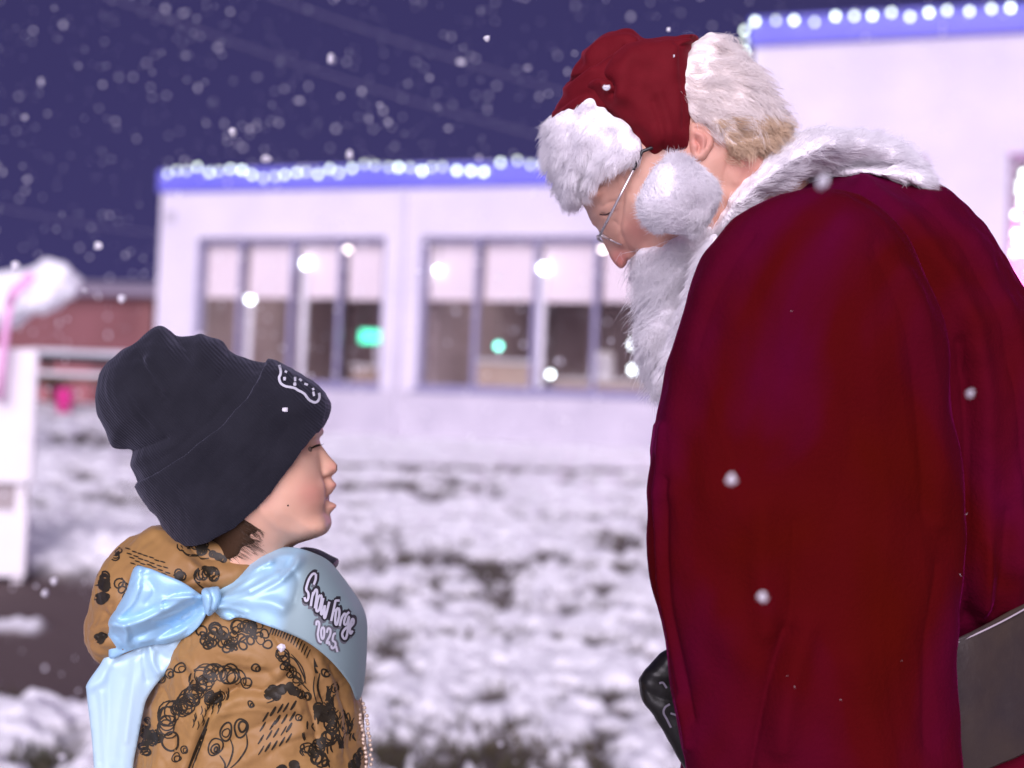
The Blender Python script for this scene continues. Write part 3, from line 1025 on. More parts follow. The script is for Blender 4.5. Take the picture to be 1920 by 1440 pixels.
def ribbon(mb, pts, width, hit, off=1.0, closed=False, taper=False):
    """flat print: a thin strip that follows the surface below it"""
    p = np.asarray(pts, float)
    n = len(p)
    if n < 2: return
    t = np.gradient(p, axis=0) if not closed else (np.roll(p, -1, 0) - np.roll(p, 1, 0))
    t /= np.linalg.norm(t, axis=1, keepdims=True) + 1e-9
    nrm = np.stack([-t[:, 1], t[:, 0]], 1)
    wv = np.full(n, width / 2.0)
    if taper:
        wv = wv * (0.35 + 0.65 * np.sin(np.linspace(0.15, math.pi - .15, n)))
    L, Rr = p + nrm * wv[:, None], p - nrm * wv[:, None]
    base = len(mb.v)
    ok = []
    if isinstance(hit, tuple):
        hL, hR = hit[1](L[:, 0], L[:, 1]), hit[1](Rr[:, 0], Rr[:, 1])
    for qi, (a, b) in enumerate(zip(L, Rr)):
        if isinstance(hit, tuple):
            ha, hb = float(hL[qi]), float(hR[qi])
            a, b = meas(a[0], a[1], ha), meas(b[0], b[1], hb)
        else:
            (ha, a), (hb, b) = onto(hit, a), onto(hit, b)
        good = ha is not None and hb is not None and abs(ha - hb) < width * 6 + 6
        ok.append(good)
        mb.v += [(a[0], a[1], (ha if ha is not None else 0) - off), (b[0], b[1], (hb if hb is not None else 0) - off)]
    for i in range(n if closed else n - 1):
        j = (i + 1) % n
        if ok[i] and ok[j] and abs(mb.v[base + 2 * i][2] - mb.v[base + 2 * j][2]) < 40:
            mb.f.append((base + 2 * i, base + 2 * i + 1, base + 2 * j + 1, base + 2 * j))

def sheet(poly, hfun, step, curve=True, thick=3.0):
    """a piece of cloth: an outlined, triangulated sheet whose depth w is hfun(u, v); closed with a back face"""
    from mathutils.geometry import delaunay_2d_cdt
    p = crom(poly, 6) if curve else np.asarray(poly, float)
    # resample outline
    seg = np.roll(p, -1, 0) - p
    L = np.linalg.norm(seg, axis=1)
    b = []
    for q, s_, l in zip(p, seg, L):
        m = max(1, int(round(l / step)))
        for i in range(m):
            b.append(q + s_ * i / m)
    b = np.array(b)
    lo, hi = b.min(0), b.max(0)
    X, Y = np.meshgrid(np.arange(lo[0], hi[0], step), np.arange(lo[1], hi[1], step), indexing='ij')
    Y = Y + (np.arange(X.shape[0]) % 2)[:, None] * step * .5
    d = sdist(X, Y, b)
    g = np.stack([X[d > step * .7], Y[d > step * .7]], 1)
    pts = np.concatenate([b, g])
    nb = len(b)
    res = delaunay_2d_cdt([Vector(q) for q in pts], [(i, (i + 1) % nb) for i in range(nb)], [list(range(nb))], 1, 1e-4)
    P = np.array([tuple(q) for q in res[0]])
    T = np.array([t for t in res[2] if len(t) == 3])
    w = hfun(P[:, 0], P[:, 1])
    mu, mv = meas(P[:, 0], P[:, 1], w)
    V = np.stack([mu, mv, w], 1)
    # consistent winding: face the camera (-w)
    n = np.cross(V[T[:, 1]] - V[T[:, 0]], V[T[:, 2]] - V[T[:, 0]])
    fl = n[:, 2] > 0
    T[fl] = T[fl][:, ::-1]
    # rim edges
    E = {}
    for t in T.tolist():
        for a, c in ((t[0], t[1]), (t[1], t[2]), (t[2], t[0])):
            if (c, a) in E: del E[(c, a)]
            else: E[(a, c)] = 1
    N = len(V)
    VB = V.copy(); VB[:, 2] += thick
    F = T.tolist() + (T[:, ::-1] + N).tolist() + [(c, a, a + N, c + N) for a, c in E]
    return np.concatenate([V, VB]), F, caster_tri(V, T)

def caster_tri(V, T):
    t = BVHTree.FromPolygons([tuple(p) for p in V], [tuple(q) for q in T.tolist()])
    def hit(u, v):
        r = t.ray_cast(Vector((u, v, -4000)), Vector((0, 0, 1)))
        return None if r[0] is None else r[0].z
    return hit

def strands(V, Q, n, length, flow, plane, name, material, parent, lift=0.5, jitter=0.35, curl=0.0, clump=0.55, per=14, seg=7, r=0.5, wmax=1e9, mask=None, lvar=0.4, seed=1, droop=0.0, rtip=0.15):
    """hair or fur rooted on a surface, drawn in tufts"""
    g = np.random.default_rng(seed)
    C = V[Q].mean(1)
    nr = np.cross(V[Q[:, 2]] - V[Q[:, 0]], V[Q[:, 3]] - V[Q[:, 1]])
    A = np.linalg.norm(nr, axis=1)
    nr = nr / (A[:, None] + 1e-9)
    keep = C[:, 2] < wmax
    if mask is not None:
        keep &= mask(app(C))
    A = A * keep
    if A.sum() == 0: return None
    ng = max(1, n // per)
    def pick(m):
        i = g.choice(len(A), m, p=A / A.sum())
        a, b = g.random((m, 1)), g.random((m, 1))
        P = (V[Q[i, 0]] * (1 - a) + V[Q[i, 1]] * a) * (1 - b) + (V[Q[i, 3]] * (1 - a) + V[Q[i, 2]] * a) * b
        return P, nr[i]
    def grow(P, Nn, L, jit, cu):
        m = len(P)
        fl = flow(P)
        d = fl + Nn * lift + g.normal(size=(m, 3)) * jit
        d /= np.linalg.norm(d, axis=1, keepdims=True) + 1e-9
        side = np.cross(d, Nn) + g.normal(size=(m, 3)) * .2
        side /= np.linalg.norm(side, axis=1, keepdims=True) + 1e-9
        out = np.zeros((m, seg, 3))
        out[:, 0] = P - Nn * 1.0
        ph = g.uniform(0, 6.28, m)
        cs = g.normal(size=m) * cu
        for s_ in range(1, seg):
            t = s_ / (seg - 1)
            ang = cs * t * 2.2
            dd = d * np.cos(ang)[:, None] + side * np.sin(ang)[:, None]
            # later steps hug the flow
            dd = dd * 1.0 + (fl - Nn * (.25 * lift)) * .6 * t
            dd[:, 1] += droop * t
            dd /= np.linalg.norm(dd, axis=1, keepdims=True) + 1e-9
            out[:, s_] = out[:, s_ - 1] + dd * (L / (seg - 1))[:, None]
        return out
    GP, GN = pick(ng)
    GL = length * (1 + lvar * g.normal(size=ng)).clip(.35, 1.8)
    GC = grow(GP, GN, GL, jitter, curl)
    RP, RN = pick(n)
    RL = length * (1 + lvar * g.normal(size=n)).clip(.3, 1.9)
    RC = grow(RP, RN, RL, jitter * .6, curl * .6)
    # nearest guide (in chunks)
    near = np.zeros(n, int)
    for s0 in range(0, n, 2000):
        d = ((RP[s0:s0 + 2000, None, :] - GP[None, :, :]) ** 2).sum(2)
        near[s0:s0 + 2000] = d.argmin(1)
    t = np.linspace(0, 1, seg)[None, :, None]
    off = RC[:, :1] - GC[near][:, :1]
    tgt = GC[near] + off * (1 - .75 * t)
    RC = RC * (1 - clump * t) + tgt * clump * t
    W = plane.world(RC)
    root = parent
    loc = np.zeros(3)
    while root is not None:
        loc = loc + np.array(root.location)
        root = root.parent
    W = W - loc
    hc = bpy.data.hair_curves.new(name)
    hc.add_curves([seg] * n)
    hc.points.foreach_set('position', W.reshape(-1).astype(np.float32))
    at = hc.attributes.new('radius', 'FLOAT', 'POINT')
    rr = (r * plane.k * (1 - (1 - rtip) * np.linspace(0, 1, seg) ** 1.5))
    at.data.foreach_set('value', np.tile(rr, n).astype(np.float32))
    hc.materials.append(material)
    o = bpy.data.objects.new(name, hc)
    COL.objects.link(o)
    o.parent = parent
    return o

def add_part(name, V, Q, plane, material, parent, attrs=None, smooth=True):
    return mesh_obj(name, plane.world(V), Q, material, parent, smooth, True, attrs)

def gauss(V, c, r):
    V = app(V)
    return np.exp(-(((V[:, 0] - c[0]) / r) ** 2 + ((V[:, 1] - c[1]) / r) ** 2))

# ------------------------------------------------------------------ shared figure materials
M_skin_k = mat('child_skin', (0.70, 0.40, 0.27), 0.5, 0.3, noise=(38, (0.74, 0.45, 0.32), 0.5), bump=(700, 0.08, 2, .001), sss=(0.12, (1.0, 0.4, 0.25), 0.006))
attr_mix(M_skin_k, 'blush', (0.66, 0.25, 0.20))
M_skin_m = mat('man_skin', (0.62, 0.34, 0.25), 0.5, 0.3, noise=(40, (0.68, 0.40, 0.30), 0.45), bump=(420, 0.18, 3, .001), sss=(0.12, (1.0, 0.4, 0.25), 0.006))
attr_mix(M_skin_m, 'blush', (0.60, 0.20, 0.17))
M_eye = mat('eye_white', (0.16, 0.11, 0.09), 0.7, 0.1)
M_lash = mat('lash_brown', (0.03, 0.018, 0.010), 0.6)
M_hair_k = mat('brown_hair', (0.055, 0.026, 0.010), 0.5, 0.4)
def fur_mat(name, col, trans=.4):
    M = mat(name, col, .8, .12)
    nt = M.node_tree
    b = nt.nodes['Principled BSDF']
    t = nt.nodes.new('ShaderNodeBsdfTranslucent')
    t.inputs[0].default_value = (*col, 1)
    mx = nt.nodes.new('ShaderNodeMixShader')
    mx.inputs[0].default_value = trans
    nt.links.new(b.outputs[0], mx.inputs[1]); nt.links.new(t.outputs[0], mx.inputs[2])
    nt.links.new(mx.outputs[0], nt.nodes['Material Output'].inputs[0])
    return M
M_white_fur = fur_mat('white_fur', (0.97, 0.95, 0.97))
M_fur_base = mat('fur_base', (0.94, 0.90, 0.93), 0.95, 0.05, bump=(220, .6, 3, .004))
M_beard = fur_mat('white_beard_hair', (0.95, 0.93, 0.95))
M_hair_m = fur_mat('blond_white_hair', (0.74, 0.58, 0.42), .3)
M_hair_m2 = fur_mat('white_head_hair', (0.94, 0.88, 0.85), .35)

# ================================================================== the child
D0 = Plane(1.6)
GROUND_V = 720 + (CAM[2] / 1.6 + math.tan(PITCH)) * FPX        # v of the ground under the figures
def root_at(u, plane):
    p = plane.world(np.array([u, 720.0, 0.0]))
    return (float(p[0]), float(p[1]), 0.0)
FOOT_V = 720 + (CAM[2] + 1.6 * FW[2]) / UP[2] / D0.k - 20

kid = empty('person', root_at(450, D0))
tag(kid, 'person in black knit hat and tan scribble print jacket with light blue sash looking up', 'person', 'people face to face')

# --- head and body
face = [(556, 768), (598, 796), (604, 808), (598, 823), (600, 842), (604, 860), (608, 880), (609, 897), (613, 915), (612, 935), (614, 955), (618, 968), (621, 981),
        (618, 991), (610, 1001), (586, 1011), (557, 1020), (545, 1032), (540, 1060), (545, 1150), (375, 1150), (385, 1060), (388, 1000), (336, 955), (292, 880), (292, 790), (340, 725), (430, 695), (510, 715)]
hv = Vol(face, 112, 105, 2.6, smooth=10)
hv.add([(594, 826), (605, 838), (616, 853), (627.5, 865.5), (634, 875), (632.5, 882), (623, 891), (612, 896), (592, 892), (586, 860)], 19, 26, 0, 6)
for s in (-1, 1):
    hv.ball((609, 884, 15 * s), (13, 9, 9), 6)
    hv.ball((584, 833, 38 * s), (11, 9, 13), 4)
    hv.ball((592, 812, 40 * s), (9, 7, 18), 10)
hv.add([(600, 900), (619, 898), (628, 904), (631.5, 909), (629, 915), (622, 925), (614, 930), (598, 926)], 22, 30, 0, 9)
hv.add([(600, 940), (617, 940), (631.5, 947), (628, 953), (619, 961), (600, 962)], 20, 28, 0, 9)
hv.ball((618, 934.5, 0), (9, 4, 20), 3, sub=True)
V, Q = hv.mesh(3)
N = vnormals(V, Q)
side = sstep((np.abs(V[:, 2]) - 14) / 30)
disp = side * (-7.5 * np.exp(-(((V[:, 0] - 592) / 13) ** 2 + ((V[:, 1] - 838) / 11) ** 2)) + 8 * gauss(V, (572, 915), 40) + 7 * gauss(V, (598, 938), 22) + 5 * gauss(V, (602, 905), 16) - 2 * gauss(V, (608, 862), 16)
              - 1.0 * strokes_at(V, [([(600, 880), (592, 905), (596, 930)], 8, 1)]) + 3 * gauss(V, (600, 985), 16) - 5 * gauss(V, (545, 985), 30)
              + 5 * strokes_at(V, [([(600, 990), (560, 1000), (520, 985), (487, 950)], 12, 1)]))
V = V + N * disp[:, None]
V = V + N * waves(V, 60, .35, 3)[:, None]
ear_poly = [meas(a, b, -108) for a, b in [(470, 900), (492, 896), (506, 908), (508, 930), (502, 948), (490, 960), (477, 962), (466, 945), (462, 915)]]
ev = Vol(ear_poly, 13, 14, 2.2, w0=-103, smooth=3)
EV, EQ = ev.mesh(2)
EV = EV + vnormals(EV, EQ) * strokes_at(EV, [([(497, 905), (496, 930), (486, 945)], 5, -4)])[:, None]
EV2 = EV.copy(); EV2[:, 2] *= -1
body = [((465, 1080, 0), (465, 1250, 0), 80, 95), ((465, 1250, 0), (450, 1700, 0), 95, 110), ((465, 1185, -60), (465, 1185, 60), 50, 50)]
for s in (-1, 1):
    body += [((460, 1190, 70 * s), (440, 1480, 110 * s), 42, 38), ((440, 1480, 110 * s), (500, 1780, 150 * s), 38, 30)]
    body += [((450, 1720, 62 * s), (455, 2180, 66 * s), 84, 58), ((455, 2180, 66 * s), (440, FOOT_V - 60, 68 * s), 56, 38), ((440, FOOT_V - 40, 68 * s), (540, FOOT_V - 22, 74 * s), 38, 28)]
BV, BQ = capsules(body, 9, 16)
hands = []
for s in (-1, 1):
    hands.append(capsules(hand_caps((503, 1785, 152 * s), .85, -1), 4.5, 5))
VV, QQ = join([(V, Q), (EV, EQ), (EV2, EQ[:, ::-1]), (BV, BQ)] + hands)
bl = 0.55 * gauss(VV, (585, 925), 30) + 0.6 * (gauss(VV, (628, 910), 8) + gauss(VV, (628, 949), 8)) + .45 * gauss(VV, (628, 876), 12) + .35 * gauss(VV, (490, 930), 22)
add_part('body', VV, QQ, D0, M_skin_k, kid, {'blush': np.clip(bl, 0, 1)})
# eye, lid line, brow, mole
mb = MB()
for s in (-1, 1):
    mb.ball((583, 841, 37 * s), 7.5, 16, 12)
add_part('eye', np.array(mb.v), mb.f, D0, M_eye, kid)
hitf = caster(V, Q)
def eye_curve(pts, w, name, material, par, off=1.2):
    m2 = MB()
    c = crom(pts, 6, closed=False)
    ribbon(m2, c, w, hitf, off)
    if m2.f: return add_part(name, np.array(m2.v), m2.f, D0, material, par)
eye_curve([(584, 841), (590, 836.5), (597, 834), (602, 833.5)], 2.6, 'eyelid_line', M_lash, kid, 2.2)
lv = MB()
for q in np.linspace(0, 1, 16):
    a = np.array([588 + 13 * q, 837 - 4 * q, -40 + 24 * q])
    b = a + np.array([7 + 2 * q, 1 - 3 * q, -6 + 4 * q])
    lv.tube([tuple(a), tuple((a + b) / 2 + np.array([0, 1.5, 0])), tuple(b)], [.5, .4, .15], 4)
add_part('eyelash', np.array(lv.v), lv.f, D0, M_lash, kid)
mb = MB()
hz = hitf(556, 939)
mb.ball((556, 939, hz + .6), 1.9, 8, 6)
add_part('mole', np.array(mb.v), mb.f, D0, M_lash, kid)
# hair: brow, sideburn, nape
def flow_const(du, dv, dw=0.0):
    d = np.array([du, dv, dw], float)
    d /= np.linalg.norm(d)
    return lambda P: np.tile(d, (len(P), 1))
strands(V, Q, 260, 13, flow_const(-.8, -.35), D0, 'eyebrow', M_hair_k, kid, lift=.25, jitter=.2, r=.45, mask=lambda C: (np.abs(C[:, 0] - 598) < 11) & (np.abs(C[:, 1] - 812) < 6 ), seed=3)
nv, nq = shell([(face, 3)], 114, 105, [(370, 975), (430, 960), (462, 975), (484, 996), (468, 1004), (480, 1018), (456, 1026), (440, 1045), (375, 1060)], 2.5, 9, 2.6, it=2)
nape = add_part('nape_hair', nv, nq, D0, mat('hair_base_brown', (0.045, 0.022, 0.010), .8, .2, bump=(300, .5, 3, .002)), kid)
strands(nv, nq, 3800, 20, flow_const(.78, .5), D0, 'nape_hair_strands', M_hair_k, nape, lift=.10, jitter=.2, clump=.6, r=.36, wmax=30, seed=5)

# --- knit hat
M_knit = mat('black_knit', (0.013, 0.013, 0.018), 0.9, 0.1, noise=(25, (0.020, 0.020, 0.027), 0.5), sheen=(0.22, 0.5, (0.55, 0.55, 0.75)))
def knit_bump(M, angle, scale):
    nt = M.node_tree
    b = nt.nodes['Principled BSDF']
    tc = nt.nodes.new('ShaderNodeTexCoord')
    mp = nt.nodes.new('ShaderNodeMapping')
    mp.inputs['Rotation'].default_value = (0, angle, 0)
    wv = nt.nodes.new('ShaderNodeTexWave')
    wv.bands_direction = 'X'
    wv.inputs['Scale'].default_value = scale
    wv.inputs['Distortion'].default_value = 1.2
    wv.inputs['Detail'].default_value = 2
    wv.inputs['Detail Scale'].default_value = 1.5
    nz = nt.nodes.new('ShaderNodeTexNoise')
    nz.inputs['Scale'].default_value = 500
    ad = nt.nodes.new('ShaderNodeMath'); ad.operation = 'MULTIPLY_ADD'; ad.inputs[1].default_value = .7
    bn = nt.nodes.new('ShaderNodeBump')
    bn.inputs['Strength'].default_value = .28
    bn.inputs['Distance'].default_value = .002
    nt.links.new(tc.outputs['Object'], mp.inputs[0])
    nt.links.new(mp.outputs[0], wv.inputs['Vector'])
    nt.links.new(tc.outputs['Object'], nz.inputs['Vector'])
    nt.links.new(nz.outputs['Fac'], ad.inputs[0])
    nt.links.new(wv.outputs['Fac'], ad.inputs[2])
    nt.links.new(ad.outputs[0], bn.inputs['Height'])
    nt.links.new(bn.outputs['Normal'], b.inputs['Normal'])
knit_bump(M_knit, rad(47), 105)
hat = [(296, 619), (315, 618), (340, 626), (371, 630), (409, 636), (424, 647), (440, 661), (468, 674), (493, 681), (508, 682), (520, 689), (556, 706), (590, 730), (607, 752), (610, 768), (606, 786), (606, 815),
       (612, 870), (590, 940), (540, 1010), (480, 1060), (420, 1085), (365, 1070), (340, 1030), (325, 995), (309, 965), (291, 947), (276, 926), (264, 906), (258, 892), (254, 878), (251, 855), (246, 846), (221, 842),
       (213, 833), (202, 805), (190, 780), (184, 752), (185, 730), (193, 702), (209, 680), (234, 657), (259, 642), (281, 627)]
bv = Vol(hat, 138, 150, 3.2, smooth=14)
RIM = ([360, 390, 412, 441, 484, 534, 577, 602, 625], [1024, 1016, 1005, 987, 950, 888.5, 831, 803, 776])
SEAM = ([250, 260, 285, 303, 342, 380, 424, 466, 488, 500, 515], [912, 903, 893, 881, 856, 828, 790, 742, 705, 676, 640])
def cut3(vol, curve, off=0.0):
    q = 1 + vol.ws[None, None, :] / FPX
    u = 960 + (vol.X[:, :, None] - 960) / q
    v = 720 + (vol.Y[:, :, None] - 720) / q
    return (v - np.interp(u, *curve) - off) * .7
bv.f = np.maximum(bv.f, cut3(bv, RIM, -8))
V, Q = bv.mesh(3)
N = vnormals(V, Q)
st = [([(262, 668), (278, 698), (292, 722), (310, 752)], 9, -7), ([(276, 676), (292, 708), (308, 734)], 9, 5), ([(330, 628), (348, 650), (362, 680)], 13, -8), ([(375, 634), (372, 655), (370, 680)], 12, 5),
      ([(246, 846), (275, 835), (310, 822)], 9, -9), ([(255, 870), (280, 855), (320, 838)], 10, 5), ([(430, 655), (420, 690), (400, 720)], 14, -5), ([(300, 622), (312, 650), (318, 690)], 14, 5),
      ([(210, 690), (240, 730), (262, 780)], 16, 4), ([(230, 720), (258, 770), (280, 800)], 10, -3.5), ([(480, 690), (440, 740), (380, 800), (300, 862)], 12, -3)]
V = V + N * (strokes_at(V, st) + waves(V, 90, 1.6, 11) + waves(V, 30, .5, 12))[:, None]
beanie = add_part('beanie', V, Q, D0, M_knit, kid)
tag(beanie, 'slouchy black knit hat with a wide turned up cuff')
cuff = [(491, 682), (500, 676), (508, 677), (522, 686), (558, 703), (597, 729), (614, 751), (618.5, 768), (613, 787), (602, 803), (577, 831), (534, 888.5), (484, 950), (441, 987), (412, 1006), (390, 1017), (370, 1009), (340, 993), (320, 984), (304, 967),
        (286, 949), (270, 927), (256, 908), (256, 900), (262, 894), (285, 893), (303, 881), (342, 856), (380, 828), (424, 790), (466, 742), (488, 705)]
cv_ = Vol(cuff, 146, 150, 3.2, smooth=2, pad=50)
# the cuff follows the crown's own thickness, 7 units proud of it
hd = sdist(cv_.X, cv_.Y, crom(hat, 5)) + 9
b_ = blur2(np.minimum(hd, 180), 14)
hd = hd + (b_ - hd) * sstep(hd / 60)
u_ = np.minimum(hd / 150, 1)
T_ = 138 * np.sqrt(np.clip(u_ * (2 - u_), 0, None)) + 6.5
w_ = cv_.ws[None, None, :]
fc = (np.abs(w_) - T_[:, :, None])
o_ = sdist(cv_.X, cv_.Y, crom(hat, 5)) + 8
fc = np.maximum(np.maximum(fc, (-o_)[:, :, None]), np.maximum(cut3(cv_, RIM), -cut3(cv_, SEAM)))
V, Q = nets(fc, cv_.xs, cv_.ys, cv_.ws)
V = relax(V, Q, 4)
N = vnormals(V, Q)
V = V + N * (waves(V, 80, 1.2, 14) + waves(V, 26, .5, 15) + strokes_at(V, [([(520, 700), (500, 760), (440, 840)], 22, 2), ([(560, 740), (540, 800), (480, 880)], 18, -2), ([(300, 905), (330, 930), (350, 975)], 12, -2.5)]))[:, None]
cuff_o = add_part('cuff', V, Q, D0, M_knit, beanie)
hit = caster(V, Q)
# badge sewn on the cuff front
M_badge = mat('badge_black', (0.012, 0.012, 0.014), 0.5, 0.3)
M_thread = mat('white_thread', (0.62, 0.62, 0.68), 0.7, 0.2, bump=(900, .4, 2, .001))
bs = (140 / 1680.0)
B = lambda x, y: (500 + x * bs, 670 + y * bs)
mb = MB()
ribbon(mb, crom([B(285, 170), B(318, 300), B(315, 380), B(285, 450), B(295, 530), B(340, 600), B(430, 650), B(540, 670), B(640, 695), B(710, 740), B(800, 785), B(860, 830), B(910, 900), B(970, 965), B(1060, 1010), B(1120, 1005), B(1170, 960), B(1190, 880), B(1180, 800)], 5, closed=False), 4.6, hit, 1.8)
for a in [[B(410, 310), B(460, 335)], [B(375, 470), B(440, 470)], [B(405, 440), B(405, 520)], [B(640, 440), B(645, 540)], [B(600, 605), B(670, 605)], [B(640, 560), B(635, 640)], [B(735, 480), B(790, 530)], [B(850, 590), B(930, 620)], [B(1040, 690), B(1060, 740)], [B(1050, 770), B(1070, 870)]]:
    ribbon(mb, crom(a, 4, closed=False), 4.2, hit, 1.8)
add_part('badge_stitching', np.array(mb.v), mb.f, D0, M_thread, beanie)

# --- jacket
M_tan = mat('tan_nylon', (0.29, 0.155, 0.060), 0.5, 0.3, noise=(7, (0.37, 0.210, 0.066), 0.6), bump=(900, .12, 2, .001), sheen=(.15, .4, (1, .8, .7)))
torso = [(372, 1090), (430, 1060), (490, 1050), (550, 1048), (600, 1062), (640, 1095), (668, 1140), (681, 1190), (682, 1250), (676, 1300), (684, 1380), (690, 1460), (700, 1600), (690, 1800), (560, 1840), (400, 1845), (250, 1820),
         (232, 1650), (240, 1500), (250, 1430), (262, 1360), (285, 1280), (310, 1200), (340, 1130)]
tv = Vol(torso, 168, 150, 3.8, smooth=16)
V, Q = tv.mesh(3)
N = vnormals(V, Q)
frontm = np.where(V[:, 2] < 0, 1.0, .6)
st = [([(357, 1450), (372, 1395), (385, 1358), (402, 1320), (440, 1296)], 11, -13), ([(345, 1440), (362, 1380), (385, 1320), (420, 1280)], 16, 7), ([(395, 1345), (440, 1312), (500, 1310), (560, 1330)], 16, 9), ([(440, 1292), (480, 1298), (520, 1285), (548, 1262)], 10, -10),
      ([(400, 1215), (460, 1232), (520, 1262)], 16, 7), ([(398, 1262), (450, 1262), (500, 1262), (535, 1245)], 12, -5), ([(548, 1262), (575, 1300), (590, 1340), (600, 1400)], 10, -8), ([(515, 1195), (540, 1230), (560, 1270)], 9, -7), ([(560, 1215), (585, 1265), (590, 1310)], 9, 6),
      ([(600, 1240), (625, 1300), (640, 1380)], 12, 6), ([(620, 1250), (650, 1320), (660, 1400)], 8, -5), ([(400, 1420), (450, 1380), (520, 1350), (570, 1340)], 12, -5), ([(430, 1440), (500, 1400), (570, 1370)], 14, 6), ([(300, 1290), (320, 1340), (318, 1420)], 10, -7), ([(352, 1446), (370, 1398), (384, 1360), (398, 1322)], 4, -7), ([(405, 1312), (450, 1290), (492, 1297)], 4, -6), ([(548, 1258), (572, 1292), (586, 1335)], 4, -6), ([(470, 1240), (500, 1262), (520, 1285)], 6, -4), ([(330, 1240), (352, 1262), (360, 1300)], 7, -5), ([(345, 1236), (366, 1256), (378, 1290)], 7, 4), ([(500, 1420), (540, 1392), (600, 1380)], 5, -4), ([(420, 1340), (470, 1330), (510, 1336)], 5, 3), ([(640, 1280), (650, 1340), (648, 1420)], 5, -4), ([(410, 1236), (450, 1246), (490, 1250)], 5, 3), ([(290, 1330), (300, 1390), (290, 1440)], 10, 6)]
V = V + N * ((strokes_at(V, st)) * frontm + waves(V, 120, 2.6, 21) + waves(V, 45, 1.2, 22) - 2.2 * np.abs(np.sin(waves(V, 60, 1.0, 23) * 2.2)) ** .5)[:, None]
jacket = add_part('jacket', V, Q, D0, M_tan, kid)
tag(jacket, 'tan jacket printed with black scribbled loops and dashes')
jhit = caster(V, Q)
JV, JQ = V, Q
# sleeves (they leave the jacket below the picture)
for s in (-1, 1):
    sv, sq = capsules([((440, 1480, 112 * s), (470, 1640, 150 * s), 86, 70), ((470, 1640, 150 * s), (502, 1770, 153 * s), 68, 48)], 7, 14)
    sv = sv + vnormals(sv, sq) * waves(sv, 60, 3, 30 + s)[:, None]
    add_part('sleeve', sv, sq, D0, M_tan, jacket)
hood = [(283, 989), (327, 985), (373, 984), (420, 992), (468, 1006), (512, 1024), (524, 1055), (500, 1100), (450, 1130), (400, 1160), (340, 1200), (280, 1240), (215, 1246), (188, 1228), (168, 1200), (165, 1177), (168, 1157), (178, 1133), (183, 1100), (190, 1070), (207, 1042), (237, 1013), (263, 1000)]
hd_ = Vol(hood, 150, 110, 3.4, smooth=12)
V, Q = hd_.mesh(3)
N = vnormals(V, Q)
st = [([(190, 1150), (215, 1160), (240, 1150)], 8, -8), ([(168, 1205), (190, 1190), (215, 1200)], 7, -8), ([(178, 1180), (200, 1172), (225, 1180)], 8, 6), ([(205, 1135), (225, 1120), (235, 1090)], 9, -6), ([(290, 1000), (330, 1030), (360, 1070)], 14, 6), ([(240, 1025), (260, 1060), (262, 1100)], 12, -5), ([(330, 1000), (372, 1035), (410, 1045)], 9, -7), ([(370, 1010), (410, 1030), (450, 1035)], 8, 5), ([(345, 1095), (375, 1080), (410, 1075)], 8, -7), ([(360, 1060), (380, 1075), (395, 1095)], 9, 7), ([(420, 1050), (460, 1050), (490, 1060)], 10, -6)]
V = V + N * (strokes_at(V, st) + waves(V, 80, 2.2, 25) + waves(V, 30, .9, 26))[:, None]
hood_o = add_part('hood', V, Q, D0, M_tan, jacket)
hhit = caster(V, Q)
# dark collar lining beside the throat
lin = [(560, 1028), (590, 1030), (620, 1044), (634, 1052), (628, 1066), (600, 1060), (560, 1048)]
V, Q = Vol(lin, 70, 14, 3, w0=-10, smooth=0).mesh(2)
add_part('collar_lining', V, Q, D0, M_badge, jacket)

# --- printed scribbles
M_ink = mat('black_print', (0.016, 0.013, 0.009), 0.5, 0.3, noise=(120, (0.035, 0.027, 0.015), .5))
ink = MB()
g = random.Random(5)
def anyhit(u, v):
    a, b = jhit(u, v), hhit(u, v)
    if a is None: return b
    if b is None: return a
    return min(a, b)
def loop(cx, cy, rx, ry=None, w=2.8, rot=None, hit=anyhit):
    ry = ry or rx * g.uniform(.75, 1.2)
    rot = g.uniform(0, 3.1) if rot is None else rot
    t = np.linspace(0, 2 * math.pi, 22, endpoint=False)
    wob = 1 + .10 * np.sin(t * 2 + g.uniform(0, 6)) + .06 * np.sin(3 * t + g.uniform(0, 6))
    x, y = rx * np.cos(t) * wob, ry * np.sin(t) * wob
    ribbon(ink, np.stack([cx + x * math.cos(rot) - y * math.sin(rot), cy + x * math.sin(rot) + y * math.cos(rot)], 1), w * g.uniform(.75, 1.25), hit, 1.0, closed=True)
def line(pts, w=2.8, taper=True):
    ribbon(ink, crom(pts, 6, closed=False), w, anyhit, 1.15, taper=taper)
def scrawl(c, r0, r1, loops, w, sq=1.0):
    """one looping pen stroke along the curve c"""
    n = max(24, int(loops * 13))
    t = np.linspace(0, 1, n)
    k = np.linspace(0, len(c) - 1, n)
    px, py = np.interp(k, np.arange(len(c)), c[:, 0]), np.interp(k, np.arange(len(c)), c[:, 1])
    ph = g.uniform(0, 6.28)
    r = r0 + (r1 - r0) * (.5 + .5 * np.sin(t * loops * 1.7 + ph))
    a = t * loops * 2 * math.pi + ph + .5 * np.sin(t * loops * 2.3)
    ribbon(ink, np.stack([px + r * np.cos(a), py + r * sq * np.sin(a)], 1), w, anyhit, 1.0 + .04 * g.random())
def chain(pts, n, r0, r1, w=2.8, spread=6):
    c = crom(pts, 20, closed=False)
    for q in range(2):
        scrawl(c + np.array([g.uniform(-spread, spread) * .5, g.uniform(-spread, spread) * .5]), r0, r1, n * (.75 if q == 0 else .4), w * g.uniform(.8, 1.1), g.uniform(.8, 1.2))
